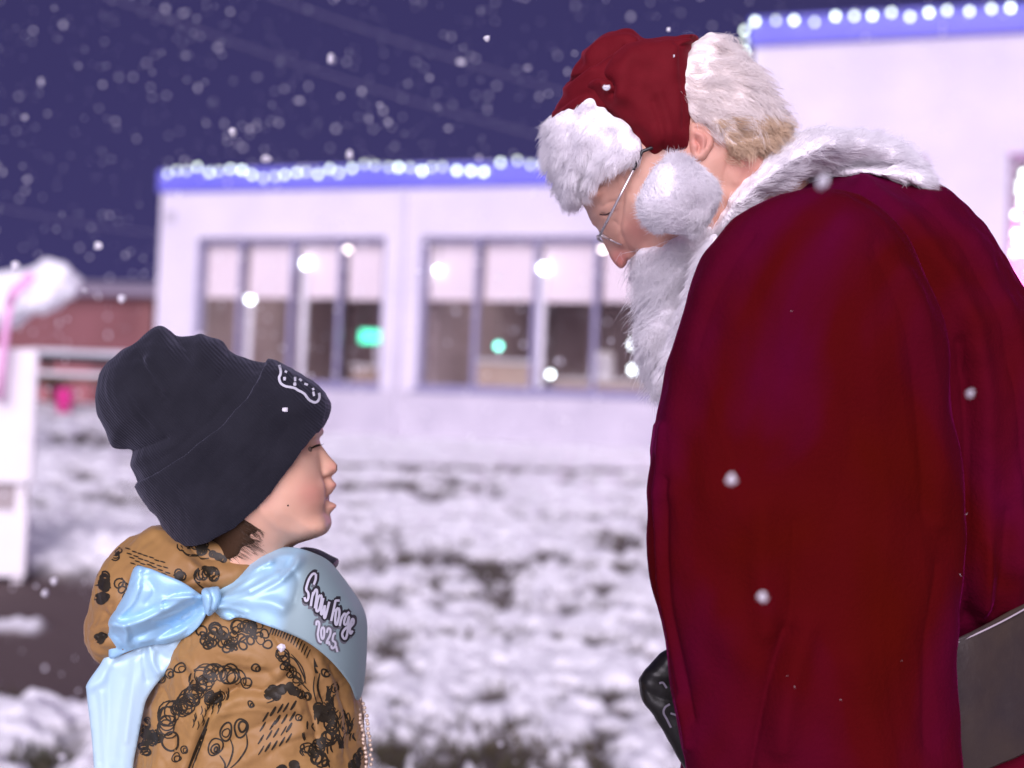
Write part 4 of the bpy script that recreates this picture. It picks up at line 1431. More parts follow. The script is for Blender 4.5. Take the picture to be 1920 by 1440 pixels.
def blot(poly, n, w=3.4, r=(4, 10)):
    P = np.array(poly, float)
    lo, hi = P.min(0), P.max(0)
    pts = []
    while len(pts) < max(4, n // 5):
        x, y = g.uniform(lo[0], hi[0]), g.uniform(lo[1], hi[1])
        if bool(inside(np.array([x]), np.array([y]), P)[0]): pts.append((x, y))
    # order along the long axis so the pen travels
    ax = 0 if hi[0] - lo[0] > hi[1] - lo[1] else 1
    half = len(pts) // 2
    for grp in (sorted(pts[:half], key=lambda q: q[ax]), sorted(pts[half:], key=lambda q: q[ax])):
        if len(grp) > 1:
            scrawl(crom(grp, 8, closed=False), r[0], r[1], n * .42, w * g.uniform(.75, 1.1), g.uniform(.7, 1.2))
blot([(375, 1180), (400, 1168), (450, 1165), (500, 1178), (505, 1200), (480, 1212), (430, 1222), (385, 1232), (350, 1240), (345, 1228)], 50, 3.4, (4, 12))
for a in ((395, 1192), (416, 1190)): loop(*a, 8, 7, 3.2)
line([(440, 1196), (452, 1188), (462, 1196), (450, 1204)], 3.2)
for i, (u, v) in enumerate([(488, 1200), (496, 1188), (484, 1172), (470, 1180), (502, 1208)]): loop(u, v, 9, 7, 2.6)
chain([(315, 1372), (312, 1345), (330, 1330), (352, 1318), (365, 1300)], 12, 11, 19, 2.8, 6)
chain([(340, 1330), (372, 1290), (398, 1262)], 16, 8, 15, 2.8, 9)
chain([(365, 1275), (395, 1255), (425, 1262), (445, 1270)], 10, 10, 17, 2.7, 6)
loop(432, 1264, 18, 17, 3.2); loop(462, 1280, 11, 9, 2.6); loop(464, 1278, 8, 7, 2.2); loop(320, 1390, 16, 17, 3.2); loop(314, 1348, 16, 21, 3.0)
blot([(380, 1290), (430, 1270), (455, 1285), (400, 1315), (370, 1335)], 24, 2.2, (4, 9))
for i in range(26):
    u = 362 + g.uniform(0, 80); v = 1350 - (u - 362) * .9 + g.uniform(-14, 14)
    line([(u, v), (u + 2, v + 9), (u - 1, v + 17)], 2.2)
line([(352, 1446), (366, 1410), (382, 1372), (392, 1345)], 6)
line([(358, 1446), (374, 1404), (388, 1366)], 3)
for (u, v, r) in [(424, 1372, 11), (424, 1374, 6), (452, 1365, 12), (455, 1362, 7), (404, 1400, 12), (404, 1404, 7), (405, 1405, 3)]: loop(u, v, r, r * 1.5, 3.4, .35)
line([(432, 1386), (437, 1405), (430, 1430), (420, 1446)], 3.4); line([(462, 1375), (463, 1400), (448, 1425), (430, 1442)], 3.4); line([(412, 1416), (422, 1432), (420, 1446)], 3.4)
for r_ in range(4):
    for c_ in range(5):
        u = 500 + c_ * 13 + r_ * -4 + g.uniform(-3, 3); v = 1340 + r_ * 22 - c_ * 5 + g.uniform(-4, 4)
        line([(u + 5, v - 9), (u, v), (u - 6, v + 9)], g.uniform(3, 5.5))
blot([(496, 1295), (510, 1290), (540, 1288), (534, 1310), (518, 1324), (502, 1322)], 26, 4.5, (3, 8))
line([(500, 1318), (515, 1312), (530, 1300)], 2.5)
blot([(540, 1280), (570, 1298), (600, 1320), (598, 1332), (560, 1310), (540, 1295)], 26, 3.4, (3, 7))
chain([(528, 1220), (534, 1238), (545, 1258), (560, 1278)], 8, 6, 12, 2.8, 4)
line([(520, 1222), (530, 1240), (548, 1262), (580, 1296)], 3.4); line([(532, 1228), (552, 1236), (566, 1260), (574, 1282)], 2.8); line([(546, 1226), (566, 1250), (572, 1276), (562, 1284)], 2.6)
for i in range(15):
    t = i / 14
    u, v = 508 + 70 * t, 1182 + 38 * t * t + 6 * t
    line([(u + 4, v - 9), (u, v), (u - 3, v + 8)], 2.6)
for i in range(9): line([(589 + i * .9, 1234 + i * 2), (590, 1250), (592 + i * .6, 1262)], 2.4)
line([(600, 1262), (596, 1290), (606, 1320)], 4); line([(590, 1268), (588, 1292), (594, 1318)], 2.6)
for (u, v) in [(618, 1300), (622, 1316), (614, 1330), (628, 1345), (652, 1350), (655, 1365), (640, 1390)]:
    for i in range(6): line([(u + g.uniform(-8, 8), v - 14), (u + g.uniform(-6, 6), v), (u + g.uniform(-9, 9), v + 14)], 3.2)
chain([(600, 1335), (618, 1350), (622, 1378), (600, 1395), (590, 1415), (612, 1432)], 24, 6, 14, 3.2, 7)
blot([(595, 1320), (625, 1330), (632, 1370), (612, 1360), (600, 1345)], 22, 3.8, (4, 9))
blot([(660, 1405), (684, 1410), (686, 1446), (655, 1446)], 26, 4, (3, 8))
blot([(262, 1350), (285, 1345), (302, 1372), (300, 1410), (285, 1435), (262, 1430)], 44, 3.6, (4, 9))
blot([(520, 1430), (545, 1422), (560, 1440), (540, 1452), (515, 1450)], 16, 4, (4, 9))
for r_ in range(7):
    for c_ in range(8):
        u = 240 + c_ * 11 + r_ * 4 - 12 + g.uniform(-2, 2); v = 1024 + r_ * 9 + c_ * 4.2 + g.uniform(-2, 2)
        if u < 228 + r_ * 6 or r_ > 4 and c_ > 5: continue
        line([(u - 5, v - 1), (u + 5, v + 2)], 2.6)
blot([(186, 1085), (200, 1074), (216, 1084), (212, 1110), (196, 1118)], 22, 3.2, (4, 8))
blot([(182, 1108), (200, 1112), (202, 1130), (184, 1134)], 22, 4.5, (3, 7))
blot([(174, 1195), (196, 1190), (208, 1225), (190, 1222)], 16, 3.6, (3, 7))
chain([(346, 1022), (360, 1012), (374, 1022), (386, 1036)], 9, 8, 13, 2.8, 4)
blot([(352, 1005), (378, 1006), (392, 1030), (372, 1040)], 14, 3, (4, 8))
line([(340, 1030), (352, 1042), (376, 1048), (392, 1046)], 3.2)
chain([(372, 1080), (392, 1070), (402, 1084)], 9, 5, 11, 2.8, 4); line([(366, 1090), (384, 1104), (400, 1102)], 3)
blot([(388, 1036), (430, 1040), (470, 1042), (468, 1050), (400, 1050)], 20, 3.2, (3, 6))
for (u, v, r) in [(300, 1268, 10), (318, 1262, 8), (338, 1252, 9), (480, 1252, 7), (610, 1262, 8), (628, 1290, 7), (560, 1345, 6), (470, 1320, 6), (575, 1402, 10), (330, 1420, 9), (345, 1405, 7)]:
    loop(u, v, r, w=2.8); loop(u + 3, v + 2, r * .6, w=2.4)
for i in range(30):
    u, v = g.uniform(560, 670), g.uniform(1330, 1440)
    line([(u, v - 7), (u + g.uniform(-4, 4), v), (u + g.uniform(-5, 5), v + 8)], g.uniform(2.2, 4))
blot([(300, 1068), (330, 1062), (352, 1078), (340, 1090), (312, 1078)], 12, 3, (3, 7))
chain([(225, 1090), (240, 1120), (228, 1150)], 8, 5, 10, 2.8, 5)
blot([(205, 1020), (232, 1008), (244, 1020), (222, 1045), (204, 1060)], 10, 2.6, (3, 7))
add_part('printed_scribbles', np.array(ink.v), ink.f, D0, M_ink, jacket, smooth=False)['kind'] = 'stuff'

# --- satin sash with bow
def satin(name, c1, c2, rough):
    M = mat(name, c1, rough, .35, noise=(9, c2, .6), sheen=(.2, .35, (.85, .95, 1)), bump=(1400, .06, 2, .0006))
    b = M.node_tree.nodes['Principled BSDF']
    b.inputs['Metallic'].default_value = .15
    return M
M_satin = satin('blue_satin', (0.30, 0.58, 0.84), (0.44, 0.70, 0.84), .36)
M_satin_flat = satin('blue_satin_flat', (0.30, 0.44, 0.49), (0.33, 0.47, 0.53), .38)
def heightmap(V, Q, lo, hi, n=2.0):
    """front depth of a volume sampled on a grid, smoothed, as a function"""
    h = caster(V, Q)
    xs = np.arange(lo[0], hi[0], 4.0); ys = np.arange(lo[1], hi[1], 4.0)
    G = np.full((len(xs), len(ys)), np.nan)
    for i, x in enumerate(xs):
        for j, y in enumerate(ys):
            r = h(x, y)
            if r is not None: G[i, j] = r
    bad = np.isnan(G)
    G[bad] = 0
    W = (~bad).astype(float)
    A, B_ = blur2(G * W, int(n)), blur2(W, int(n))
    G2 = np.where(B_ > .02, A / np.maximum(B_, .02), 0)
    G2 = np.where(bad, np.where(B_ > .02, G2 * .4, 0), G2)
    def f(u, v):
        a = np.clip((np.asarray(u) - lo[0]) / 4.0, 0, len(xs) - 1.001); b = np.clip((np.asarray(v) - lo[1]) / 4.0, 0, len(ys) - 1.001)
        i, j = a.astype(int), b.astype(int)
        fa, fb = a - i, b - j
        return (G2[i, j] * (1 - fa) + G2[i + 1, j] * fa) * (1 - fb) + (G2[i, j + 1] * (1 - fa) + G2[i + 1, j + 1] * fa) * fb
    return f
sash_out = [(380, 1095), (430, 1055), (480, 1030), (545, 1022), (590, 1032), (625, 1054), (650, 1082), (668, 1110), (684, 1138), (691, 1165), (692, 1200), (690, 1260), (680, 1320), (640, 1400), (480, 1400), (380, 1280)]
so = Vol(sash_out, 182, 140, 5, smooth=10)
SV, SQ = so.mesh(3)
sbase = heightmap(SV, SQ, (370, 1015), (700, 1400), 6)
def rid(u, v, st):
    P = np.stack([u, v, u * 0], 1)
    return -strokes_at(P, st)
sst = [([(400, 1128), (440, 1116), (480, 1098), (520, 1074)], 4, 6), ([(404, 1116), (440, 1088), (470, 1062)], 4, 5), ([(400, 1138), (430, 1140), (462, 1148)], 4, 5), ([(402, 1146), (425, 1150), (445, 1156)], 3.5, -5), ([(500, 1060), (520, 1044), (540, 1040)], 5, 6), ([(530, 1085), (552, 1062), (560, 1046)], 5, 6), ([(395, 1130), (440, 1105), (475, 1075), (505, 1052)], 9, 16), ([(400, 1135), (450, 1120), (510, 1095), (548, 1068), (562, 1050)], 10, 14), ([(400, 1122), (450, 1092), (500, 1062)], 6, -12), ([(405, 1140), (460, 1130), (500, 1128), (530, 1140)], 12, 9), ([(540, 1060), (560, 1090), (552, 1130)], 16, -9),
       ([(395, 1128), (410, 1142), (430, 1160)], 7, 10), ([(395, 1120), (425, 1100), (450, 1072), (478, 1048)], 7, -10), ([(470, 1110), (520, 1085), (545, 1050)], 6, -10)]
def sash_h(u, v):
    w = sbase(u, v) - 3
    ed = sstep((u - 395) / 40)
    return w + rid(u, v, sst) * sstep((700 - u) / 80) + (1 - ed) * -10
sash_poly = [(392, 1112), (425, 1096), (450, 1070), (480, 1045), (515, 1029), (545, 1026), (580, 1034), (615, 1051), (640, 1079), (662, 1109), (678, 1134), (687, 1160), (688.5, 1190), (686, 1250), (679, 1300), (668, 1312), (655, 1282), (622, 1241), (582, 1208), (542, 1188), (500, 1173), (462, 1160), (442, 1158), (428, 1163), (410, 1157), (394, 1150)]
V, F, shit = sheet(sash_poly, sash_h, 4.0, thick=3)
def satin_attr(M):
    return M
# the printed half of the ribbon is duller than the tied half: greyer colour and more roughness, given by a mesh attribute along its length
M_sash = satin('sash_satin', (0.34, 0.60, 0.80), (0.46, 0.70, 0.78), .27)
attr_mix(M_sash, 'matt', (0.27, 0.37, 0.38))
sash = add_part('sash', V, F, D0, M_sash, kid, {'matt': sstep((V[:, 0] - 545 + .25 * (V[:, 1] - 1100)) / 40)})
tag(sash, 'light blue satin sash tied in a bow at the back')
nt = M_sash.node_tree
a_ = nt.nodes.new('ShaderNodeAttribute'); a_.attribute_name = 'matt'
mr = nt.nodes.new('ShaderNodeMapRange'); mr.inputs['To Min'].default_value = .40; mr.inputs['To Max'].default_value = .62
nt.links.new(a_.outputs['Fac'], mr.inputs['Value']); nt.links.new(mr.outputs[0], nt.nodes['Principled BSDF'].inputs['Roughness'])
bow_base = heightmap(*join([(JV, JQ), (hd_.mesh(3)[0], hd_.mesh(3)[1])]), (140, 1040), (420, 1520), 10)
def bulge(poly, u, v, R, H):
    d = sdist(np.asarray(u), np.asarray(v), crom(poly, 6))
    t = np.clip(d / R, 0, 1)
    return H * np.sqrt(t * (2 - t))
tail = [(205, 1225), (185, 1250), (163, 1282), (162, 1297), (167, 1341), (172, 1384), (176, 1440), (182, 1530), (242, 1540), (249, 1440), (256, 1399), (267, 1341), (275, 1311), (296, 1279), (325, 1250), (351, 1218), (369, 1183), (384, 1150), (350, 1150), (270, 1190)]
tst = [([(290, 1222), (288, 1245), (300, 1265)], 4, 7), ([(212, 1245), (240, 1236), (275, 1222)], 4, -6), ([(330, 1215), (322, 1235), (306, 1258)], 5, 6), ([(252, 1240), (246, 1300), (236, 1390)], 5, 4), ([(190, 1300), (196, 1380), (200, 1450)], 6, 4), ([(176, 1290), (184, 1340), (188, 1430)], 5, -4), ([(205, 1245), (190, 1275), (172, 1288)], 9, 9), ([(262, 1225), (262, 1260), (250, 1300), (235, 1380), (225, 1460)], 16, 10), ([(280, 1215), (284, 1240), (295, 1262)], 7, 12), ([(272, 1215), (270, 1240), (275, 1275)], 7, -10), ([(205, 1260), (205, 1320), (200, 1400), (205, 1470)], 14, -7), ([(300, 1225), (318, 1235), (340, 1210)], 9, -8), ([(320, 1212), (345, 1190), (370, 1165)], 8, 8), ([(235, 1270), (225, 1330), (215, 1420)], 8, -5)]
V, F, _ = sheet(tail, lambda u, v: np.minimum(bow_base(u, v), -100) - 10 - bulge(tail, u, v, 40, 5) + .45 * rid(u, v, tst), 4.0, thick=3)
add_part('bow_tail', V, F, D0, satin('pale_blue_satin', (0.42, 0.66, 0.82), (0.56, 0.75, 0.82), .40), sash)
lobe = [(252, 1064), (276, 1065), (307, 1077), (340, 1091), (369, 1110), (386, 1124), (388, 1146), (374, 1173), (347, 1196), (313, 1207), (276, 1211), (240, 1222), (207, 1235), (204, 1209), (203, 1167), (217, 1142), (237, 1107)]
lst = [([(245, 1098), (262, 1078), (280, 1072)], 4, -5), ([(228, 1150), (250, 1130), (262, 1100)], 4, 5), ([(290, 1165), (330, 1150), (370, 1128)], 4, 6), ([(300, 1172), (340, 1158), (372, 1136)], 3.5, -6), ([(312, 1120), (340, 1112), (372, 1112)], 3.5, -6), ([(215, 1190), (228, 1204), (232, 1220)], 4, -6), ([(262, 1068), (252, 1105), (235, 1140), (212, 1168)], 8, 9), ([(206, 1166), (228, 1172), (238, 1190), (236, 1206), (246, 1216)], 7, 10), ([(215, 1175), (260, 1166), (300, 1148), (340, 1128), (378, 1120)], 9, 13), ([(225, 1165), (270, 1150), (310, 1130)], 7, -10), ([(300, 1138), (306, 1126), (330, 1120), (360, 1118)], 6, 9), ([(280, 1090), (290, 1110), (275, 1130)], 16, -9), ([(250, 1195), (290, 1180), (330, 1165), (366, 1140)], 10, -9), ([(262, 1206), (310, 1196), (345, 1180), (378, 1150)], 8, 9), ([(345, 1160), (358, 1148), (366, 1135)], 5, 8), ([(330, 1178), (350, 1165), (372, 1148)], 5, -9)]
V, F, _ = sheet(lobe, lambda u, v: np.minimum(bow_base(u, v), -100) - 26 - bulge(lobe, u, v, 24, 5) + rid(u, v, lst), 3.6, thick=3)
add_part('bow_loop', V, F, D0, M_satin, sash)
knot = [meas(a, b, -185) for a, b in [(374, 1108), (396, 1104), (406, 1114), (408, 1130), (400, 1148), (388, 1160), (379, 1148), (375, 1128)]]
kv = Vol(knot, 26, 18, 2.5, w0=-205, smooth=2)
V, Q = kv.mesh(2)
V = V + vnormals(V, Q) * strokes_at(V, [([(382, 1110), (390, 1130), (386, 1155)], 4, -4), ([(398, 1108), (398, 1130), (390, 1150)], 4, 3)])[:, None]
V[:, 2] += float(min(bow_base(np.array([390.]), np.array([1130.]))[0], -100)) - 46 + 205
add_part('bow_knot', V, Q, D0, M_satin, sash)

# --- lettering on the sash (white hand-drawn letters with a dark edge)
S = lambda x, y: (540 + x / 7.2, 1050 + y / 7.2)
words = [
    [(380, 190), (340, 185), (290, 250), (255, 350), (250, 400), (275, 440), (280, 490), (265, 540), (240, 545), (225, 500)], [(380, 190), (375, 260), (350, 330)],
    [(310, 620), (325, 520), (345, 430)], [(335, 480), (375, 400), (395, 420), (385, 520), (365, 650)],
    [(440, 470), (415, 500), (390, 600), (385, 670), (400, 690), (425, 660), (450, 560), (455, 490), (440, 470)],
    [(480, 510), (455, 640), (450, 730), (475, 700), (500, 610), (490, 740), (500, 780), (530, 680), (560, 560)],
    [(640, 545), (700, 545)], [(645, 540), (620, 660), (585, 820)], [(610, 690), (670, 660)],
    [(680, 640), (655, 680), (640, 790), (645, 860), (665, 860), (690, 760), (695, 680), (680, 640)],
    [(735, 760), (715, 820), (700, 890)], [(725, 780), (765, 720), (785, 750)],
    [(830, 700), (790, 740), (760, 830), (770, 870), (800, 850), (825, 760), (815, 860), (800, 1000), (775, 1060), (745, 1040), (735, 990), (760, 940), (800, 900)],
    [(845, 900), (885, 850), (885, 800), (865, 800), (845, 870), (835, 960), (850, 990), (875, 950)],
    [(385, 880), (390, 830), (415, 830), (425, 870), (410, 960), (405, 1010), (425, 1090), (460, 1105)],
    [(470, 900), (450, 950), (455, 1040), (475, 1060), (490, 1010), (490, 930), (470, 900)],
    [(525, 980), (545, 920), (575, 940), (570, 1010), (530, 1090), (525, 1130)], [(525, 1130), (550, 1100), (565, 1150)],
    [(650, 990), (620, 1000), (605, 1080), (640, 1110), (640, 1160), (600, 1190), (585, 1150)], [(650, 1160), (670, 1240)],
]
shit = ('sheet', sash_h)
M_letter = mat('letter_white', (0.56, 0.56, 0.63), 0.5, 0.3)
M_outline = mat('letter_outline', (0.030, 0.028, 0.034), 0.5, 0.3)
M_outline2 = mat('letter_shadow', (0.14, 0.145, 0.165), 0.5, 0.3)
letters = [(0, 1), (2, 3), (4,), (5,), (6, 7, 8), (9,), (10, 11), (12,), (13,), (14,), (15,), (16, 17), (18, 19)]
for gi, idx in enumerate(letters):
    mo, m2, ml = MB(), MB(), MB()
    low_row = gi >= 9
    for i in idx:
        c = crom([S(*q) for q in words[i]], 5, closed=False)
        jit = .03 * gi
        ribbon(m2 if low_row else mo, c, 11.5 if low_row else 12.5, shit, 1.0 + jit)
        if not low_row:
            ribbon(mo, c + np.array([1.5, -3.5]), 9, shit, .95 + jit)
            ribbon(m2, c + np.array([-2.0, 6.0]), 8, shit, .6 + jit)
        ribbon(ml, c, 4.0 if low_row else 4.4, shit, 2.2)
    add_part('letter_shadow', np.array(m2.v), m2.f, D0, M_outline2, sash, smooth=False)
    if mo.f: add_part('letter_outline', np.array(mo.v), mo.f, D0, M_outline, sash, smooth=False)
    add_part('letter', np.array(ml.v), ml.f, D0, M_letter, sash, smooth=False)

# --- trousers and boots (below the picture)
M_trouser = mat('dark_trousers', (.03, .032, .04), .8, noise=(20, (.045, .045, .055), .5))
M_boot = mat('brown_boot', (.09, .055, .035), .6, noise=(15, (.13, .08, .05), .5))
tc_ = []
for s in (-1, 1):
    tc_ += [((450, 1760, 66 * s), (455, 2180, 70 * s), 112, 84), ((455, 2180, 70 * s), (445, FOOT_V - 160, 70 * s), 84, 72)]
V, Q = capsules(tc_, 9, 14)
V = V + vnormals(V, Q) * waves(V, 90, 4, 41)[:, None]
add_part('trousers', V, Q, D0, M_trouser, kid)
for s in (-1, 1):
    V, Q = capsules([((445, FOOT_V - 230, 70 * s), (445, FOOT_V - 60, 70 * s), 66, 62), ((430, FOOT_V - 42, 70 * s), (560, FOOT_V - 40, 76 * s), 54, 46)], 7, 14)
    V[:, 1] = np.minimum(V[:, 1], FOOT_V + 8)
    add_part('boot', V, Q, D0, M_boot, kid)

# --- bead necklace over the chest
M_bead = mat('gold_bead', (.70, .55, .42), .2, .7, metal=.15)
neck = empty('bead_necklace', tuple(D0.world(np.array([672.0, 1340.0, -20.0]))))
tag(neck, 'double strand of small shiny gold beads along the front of the tan jacket', 'necklace')
bsrc = None
nl = np.array(neck.location)
for strand, off in ((0, 0), (1, 9)):
    c = crom([(655, 1276), (664, 1295), (672, 1318), (679, 1340), (683, 1365), (686, 1392), (689, 1420), (690, 1450)], 10, closed=False)
    L = 0
    for i in range(len(c) - 1):
        L += np.linalg.norm(c[i + 1] - c[i])
        if L >= 7.0:
            L = 0
            p = D0.world(np.array([c[i][0] + off * min(1, i / 14) + g.uniform(-2, 2), c[i][1] + g.uniform(-1, 1), -30 + strand * 18 + g.uniform(-4, 4)])) - nl
            if bsrc is None:
                bsrc = MB().ball((0, 0, 0), 3.6 * D0.k, 10, 8).build('bead', M_bead, neck, True)
                bsrc.location = p
            else:
                copy_obj(bsrc, p, neck)
MB().tube([tuple(D0.world(np.array([q[0] + 1, q[1], -20.0])) - nl) for q in crom([(655, 1276), (672, 1318), (683, 1365), (690, 1450)], 6, closed=False)], .0008, 5).build('thread', M_bead, neck)

# ================================================================== the bearded man
man = empty('person', root_at(1560, D0))
tag(man, 'white bearded person in dark red velvet coat and fur trimmed red hat bending down', 'person', 'people face to face')
M_velvet = mat('red_velvet', (0.082, 0.0022, 0.0032), 0.9, 0.03, noise=(3.2, (0.092, 0.0022, 0.020), 0.4), bump=(240, .55, 6, .0016), sheen=(0.24, 0.18, (0.85, 0.02, 0.42)))  # magenta sheen tint stands in for pink rim light
def light_mottle(M, stops, scale, stretch):
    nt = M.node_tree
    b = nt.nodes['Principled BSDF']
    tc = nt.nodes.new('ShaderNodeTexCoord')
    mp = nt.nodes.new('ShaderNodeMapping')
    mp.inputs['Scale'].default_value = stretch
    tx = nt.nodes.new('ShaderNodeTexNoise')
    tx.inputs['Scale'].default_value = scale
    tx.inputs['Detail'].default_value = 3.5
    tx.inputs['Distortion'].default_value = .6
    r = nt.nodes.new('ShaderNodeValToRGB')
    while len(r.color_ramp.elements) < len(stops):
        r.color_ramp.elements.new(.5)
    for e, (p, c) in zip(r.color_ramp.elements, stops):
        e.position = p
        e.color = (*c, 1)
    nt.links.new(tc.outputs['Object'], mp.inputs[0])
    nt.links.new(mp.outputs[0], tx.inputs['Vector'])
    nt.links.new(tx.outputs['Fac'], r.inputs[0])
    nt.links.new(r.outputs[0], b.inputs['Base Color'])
light_mottle(M_velvet, [(.34, (.066, .0024, .0008)), (.46, (.072, .0018, .0032)), (.56, (.076, .0014, .014)), (.68, (.088, .0016, .029))], 3.0, (1.2, 1.2, .75))  # purple and brown patches of coloured light, painted into the velvet colour
M_velvet_hat = mat('red_velvet_hat', (0.115, 0.004, 0.0085), 0.8, 0.12, noise=(60, (0.145, 0.006, 0.012), 0.6), bump=(600, .3, 3, .001), sheen=(0.25, 0.35, (0.9, 0.12, 0.2)))

# --- head, neck, ear, body
head = [(1085, 365), (1097, 390), (1106, 411), (1119, 425), (1130, 445), (1140, 460), (1158, 472), (1185, 480), (1200, 500), (1230, 540), (1270, 560), (1310, 540), (1340, 470), (1380, 430), (1440, 420), (1500, 390),
        (1520, 320), (1478, 280), (1462, 240), (1448, 190), (1400, 130), (1330, 86), (1240, 92), (1150, 135), (1092, 210), (1076, 290)]
hv = Vol(head, 126, 150, 3.0, smooth=10)
hv.add([(1112, 418), (1124, 430), (1134, 458), (1143, 479), (1152, 493), (1164, 503), (1172, 499), (1178, 487), (1186, 468), (1190, 448), (1160, 420)], 24, 26, 0, 8)
for s in (-1, 1):
    hv.ball((1178, 474, 19 * s), (13, 13, 11), 6)
    hv.ball((1138, 392, 52 * s), (16, 13, 18), 8)
    hv.ball((1112, 372, 58 * s), (14, 14, 34), 14)
    hv.ball((1188, 468, 14 * s), (6, 6, 6), 3, sub=True)
V, Q = hv.mesh(3)
N = vnormals(V, Q)
side = sstep((np.abs(V[:, 2]) - 20) / 30)
V = V + N * (side * strokes_at(V, [([(1170, 360), (1166, 400), (1162, 435), (1176, 462)], 6, -4), ([(1150, 415), (1160, 425), (1162, 445)], 7, -2), ([(1128, 402), (1140, 405), (1152, 396)], 4, -4), ([(1128, 388), (1142, 380), (1158, 378)], 5, -3.5),
     ([(1195, 380), (1200, 420), (1196, 456)], 16, 7), ([(1165, 330), (1175, 345), (1180, 362)], 5, -2), ([(1122, 352), (1132, 338), (1142, 326)], 5, -2.5), ([(1370, 290), (1362, 320), (1356, 350)], 7, -5), ([(1395, 285), (1390, 310), (1380, 340)], 8, 4), ([(1420, 280), (1440, 300)], 6, -4)]) + waves(V, 40, .6, 51))[:, None]
HV, HQ = V, Q
hitm = caster(V, Q)
epoly = [meas(a, b, -122) for a, b in [(1290, 238), (1300, 228), (1314, 228), (1328, 238), (1338, 256), (1338, 274), (1330, 288), (1322, 300), (1308, 305), (1296, 296), (1290, 268)]]
EV, EQ = Vol(epoly, 17, 15, 2.2, w0=-122, smooth=3).mesh(2)
EV = EV + vnormals(EV, EQ) * strokes_at(EV, [([(1303, 240), (1318, 243), (1328, 258), (1326, 276)], 4, -6), ([(1304, 262), (1312, 272), (1308, 284)], 7, -11), ([(1306, 250), (1318, 258), (1318, 275)], 3.5, 3)])[:, None]
EV2 = EV.copy(); EV2[:, 2] *= -1
caps = [((1430, 400, 0), (1520, 540, 0), 70, 95), ((1540, 600, 0), (1640, 1200, 0), 130, 190), ((1570, 600, -110), (1570, 600, 110), 70, 70), ((1640, 1200, 0), (1640, 1500, 0), 190, 180)]
for s in (-1, 1):
    caps += [((1540, 600, 170 * s), (1500, 1000, 220 * s), 62, 54), ((1500, 1000, 220 * s), (1360 if s > 0 else 1480, 1380 if s > 0 else 1500, 190 * s), 52, 38)]
    caps += [((1640, 1540, 85 * s), (1630, 2100, 90 * s), 110, 74), ((1630, 2100, 90 * s), (1640, FOOT_V - 50, 95 * s), 72, 46), ((1640, FOOT_V - 40, 95 * s), (1480, FOOT_V - 24, 105 * s), 44, 34)]
BV, BQ = capsules(caps, 10, 18)
hands = [capsules(hand_caps((1362, 1385, 190), 1.05, 1), 5, 6), capsules(hand_caps((1480, 1510, -190), 1.05, 1), 5, 6)]
VV, QQ = join([(V, Q), (EV, EQ), (EV2, EQ[:, ::-1]), (BV, BQ)] + hands)
bl = .85 * gauss(VV, (1162, 490), 24) + .5 * gauss(VV, (1195, 430), 30) + .5 * gauss(VV, (1310, 265), 26) + .35 * gauss(VV, (1400, 310), 40)
add_part('body', VV, QQ, D0, M_skin_m, man, {'blush': np.clip(bl, 0, 1)})
mb = MB()
for s in (-1, 1):
    mb.ball((1138, 396, 53 * s), 13, 16, 12)
add_part('eye', np.array(mb.v), mb.f, D0, M_eye, man)
m2 = MB()
ribbon(m2, crom([(1124, 402), (1134, 403), (1144, 399), (1152, 392)], 6, closed=False), 2.6, hitm, 1.5)
add_part('eyelid_line', np.array(m2.v), m2.f, D0, mat('lid_brown', (.10, .05, .045), .6), man)

# --- fur, hair, beard
def flow_field(pts):
    """direction interpolated between (u, v, du, dv) samples"""
    P0 = np.array([p[:2] for p in pts], float)
    D_ = np.array([p[2:] for p in pts], float)
    D_ /= np.linalg.norm(D_, axis=1, keepdims=True)
    def f(P):
        w = 1 / (((P[:, None, :2] - P0[None]) ** 2).sum(2) + 200)
        d = (w[:, :, None] * D_[None]).sum(1) / w.sum(1)[:, None]
        d /= np.linalg.norm(d, axis=1, keepdims=True) + 1e-9
        return np.concatenate([d, np.zeros((len(P), 1))], 1)
    return f
hair = [(1291, 100), (1309, 80), (1327, 70), (1345, 76), (1365, 92), (1390, 118), (1416, 152), (1438, 186), (1450, 215), (1455, 240), (1430, 258), (1395, 268), (1368, 272), (1352, 252), (1325, 228), (1296, 216), (1282, 160)]
hair_cut = [(1286, 98), (1309, 76), (1327, 66), (1346, 72), (1367, 88), (1393, 116), (1419, 150), (1441, 184), (1456, 212), (1460, 240), (1440, 262), (1405, 276), (1372, 284), (1360, 268), (1350, 248), (1325, 226), (1292, 216), (1270, 160)]
V, Q = shell([(head, 6), (hair, 2)], 132, 120, hair_cut, 8, 14, 3.6)
V = V + vnormals(V, Q) * waves(V, 40, 3, 61)[:, None]
hair_o = add_part('hair', V, Q, D0, mat('hair_base', (.88, .81, .76), .9, .1, bump=(160, .6, 3, .004)), man)
ff = flow_field([(1310, 90, .9, .3), (1360, 110, .8, .6), (1330, 150, .9, .35), (1400, 160, .7, .7), (1330, 205, .8, .5), (1430, 210, .6, .8), (1400, 240, .55, .8), (1360, 235, .7, .7), (1445, 240, .8, .5)])
strands(V, Q, 16000, 42, ff, D0, 'white_hair_strands', M_hair_m2, hair_o, lift=.30, jitter=.22, curl=.8, clump=.7, per=40, r=.42, wmax=60, mask=lambda C: C[:, 1] + .10 * (C[:, 0] - 1300) < 236, seed=62)
strands(V, Q, 14000, 36, ff, D0, 'blond_hair_strands', M_hair_m, hair_o, lift=.34, jitter=.28, curl=1.1, clump=.7, per=34, r=.42, wmax=60, mask=lambda C: C[:, 1] + .10 * (C[:, 0] - 1300) > 224, seed=63)
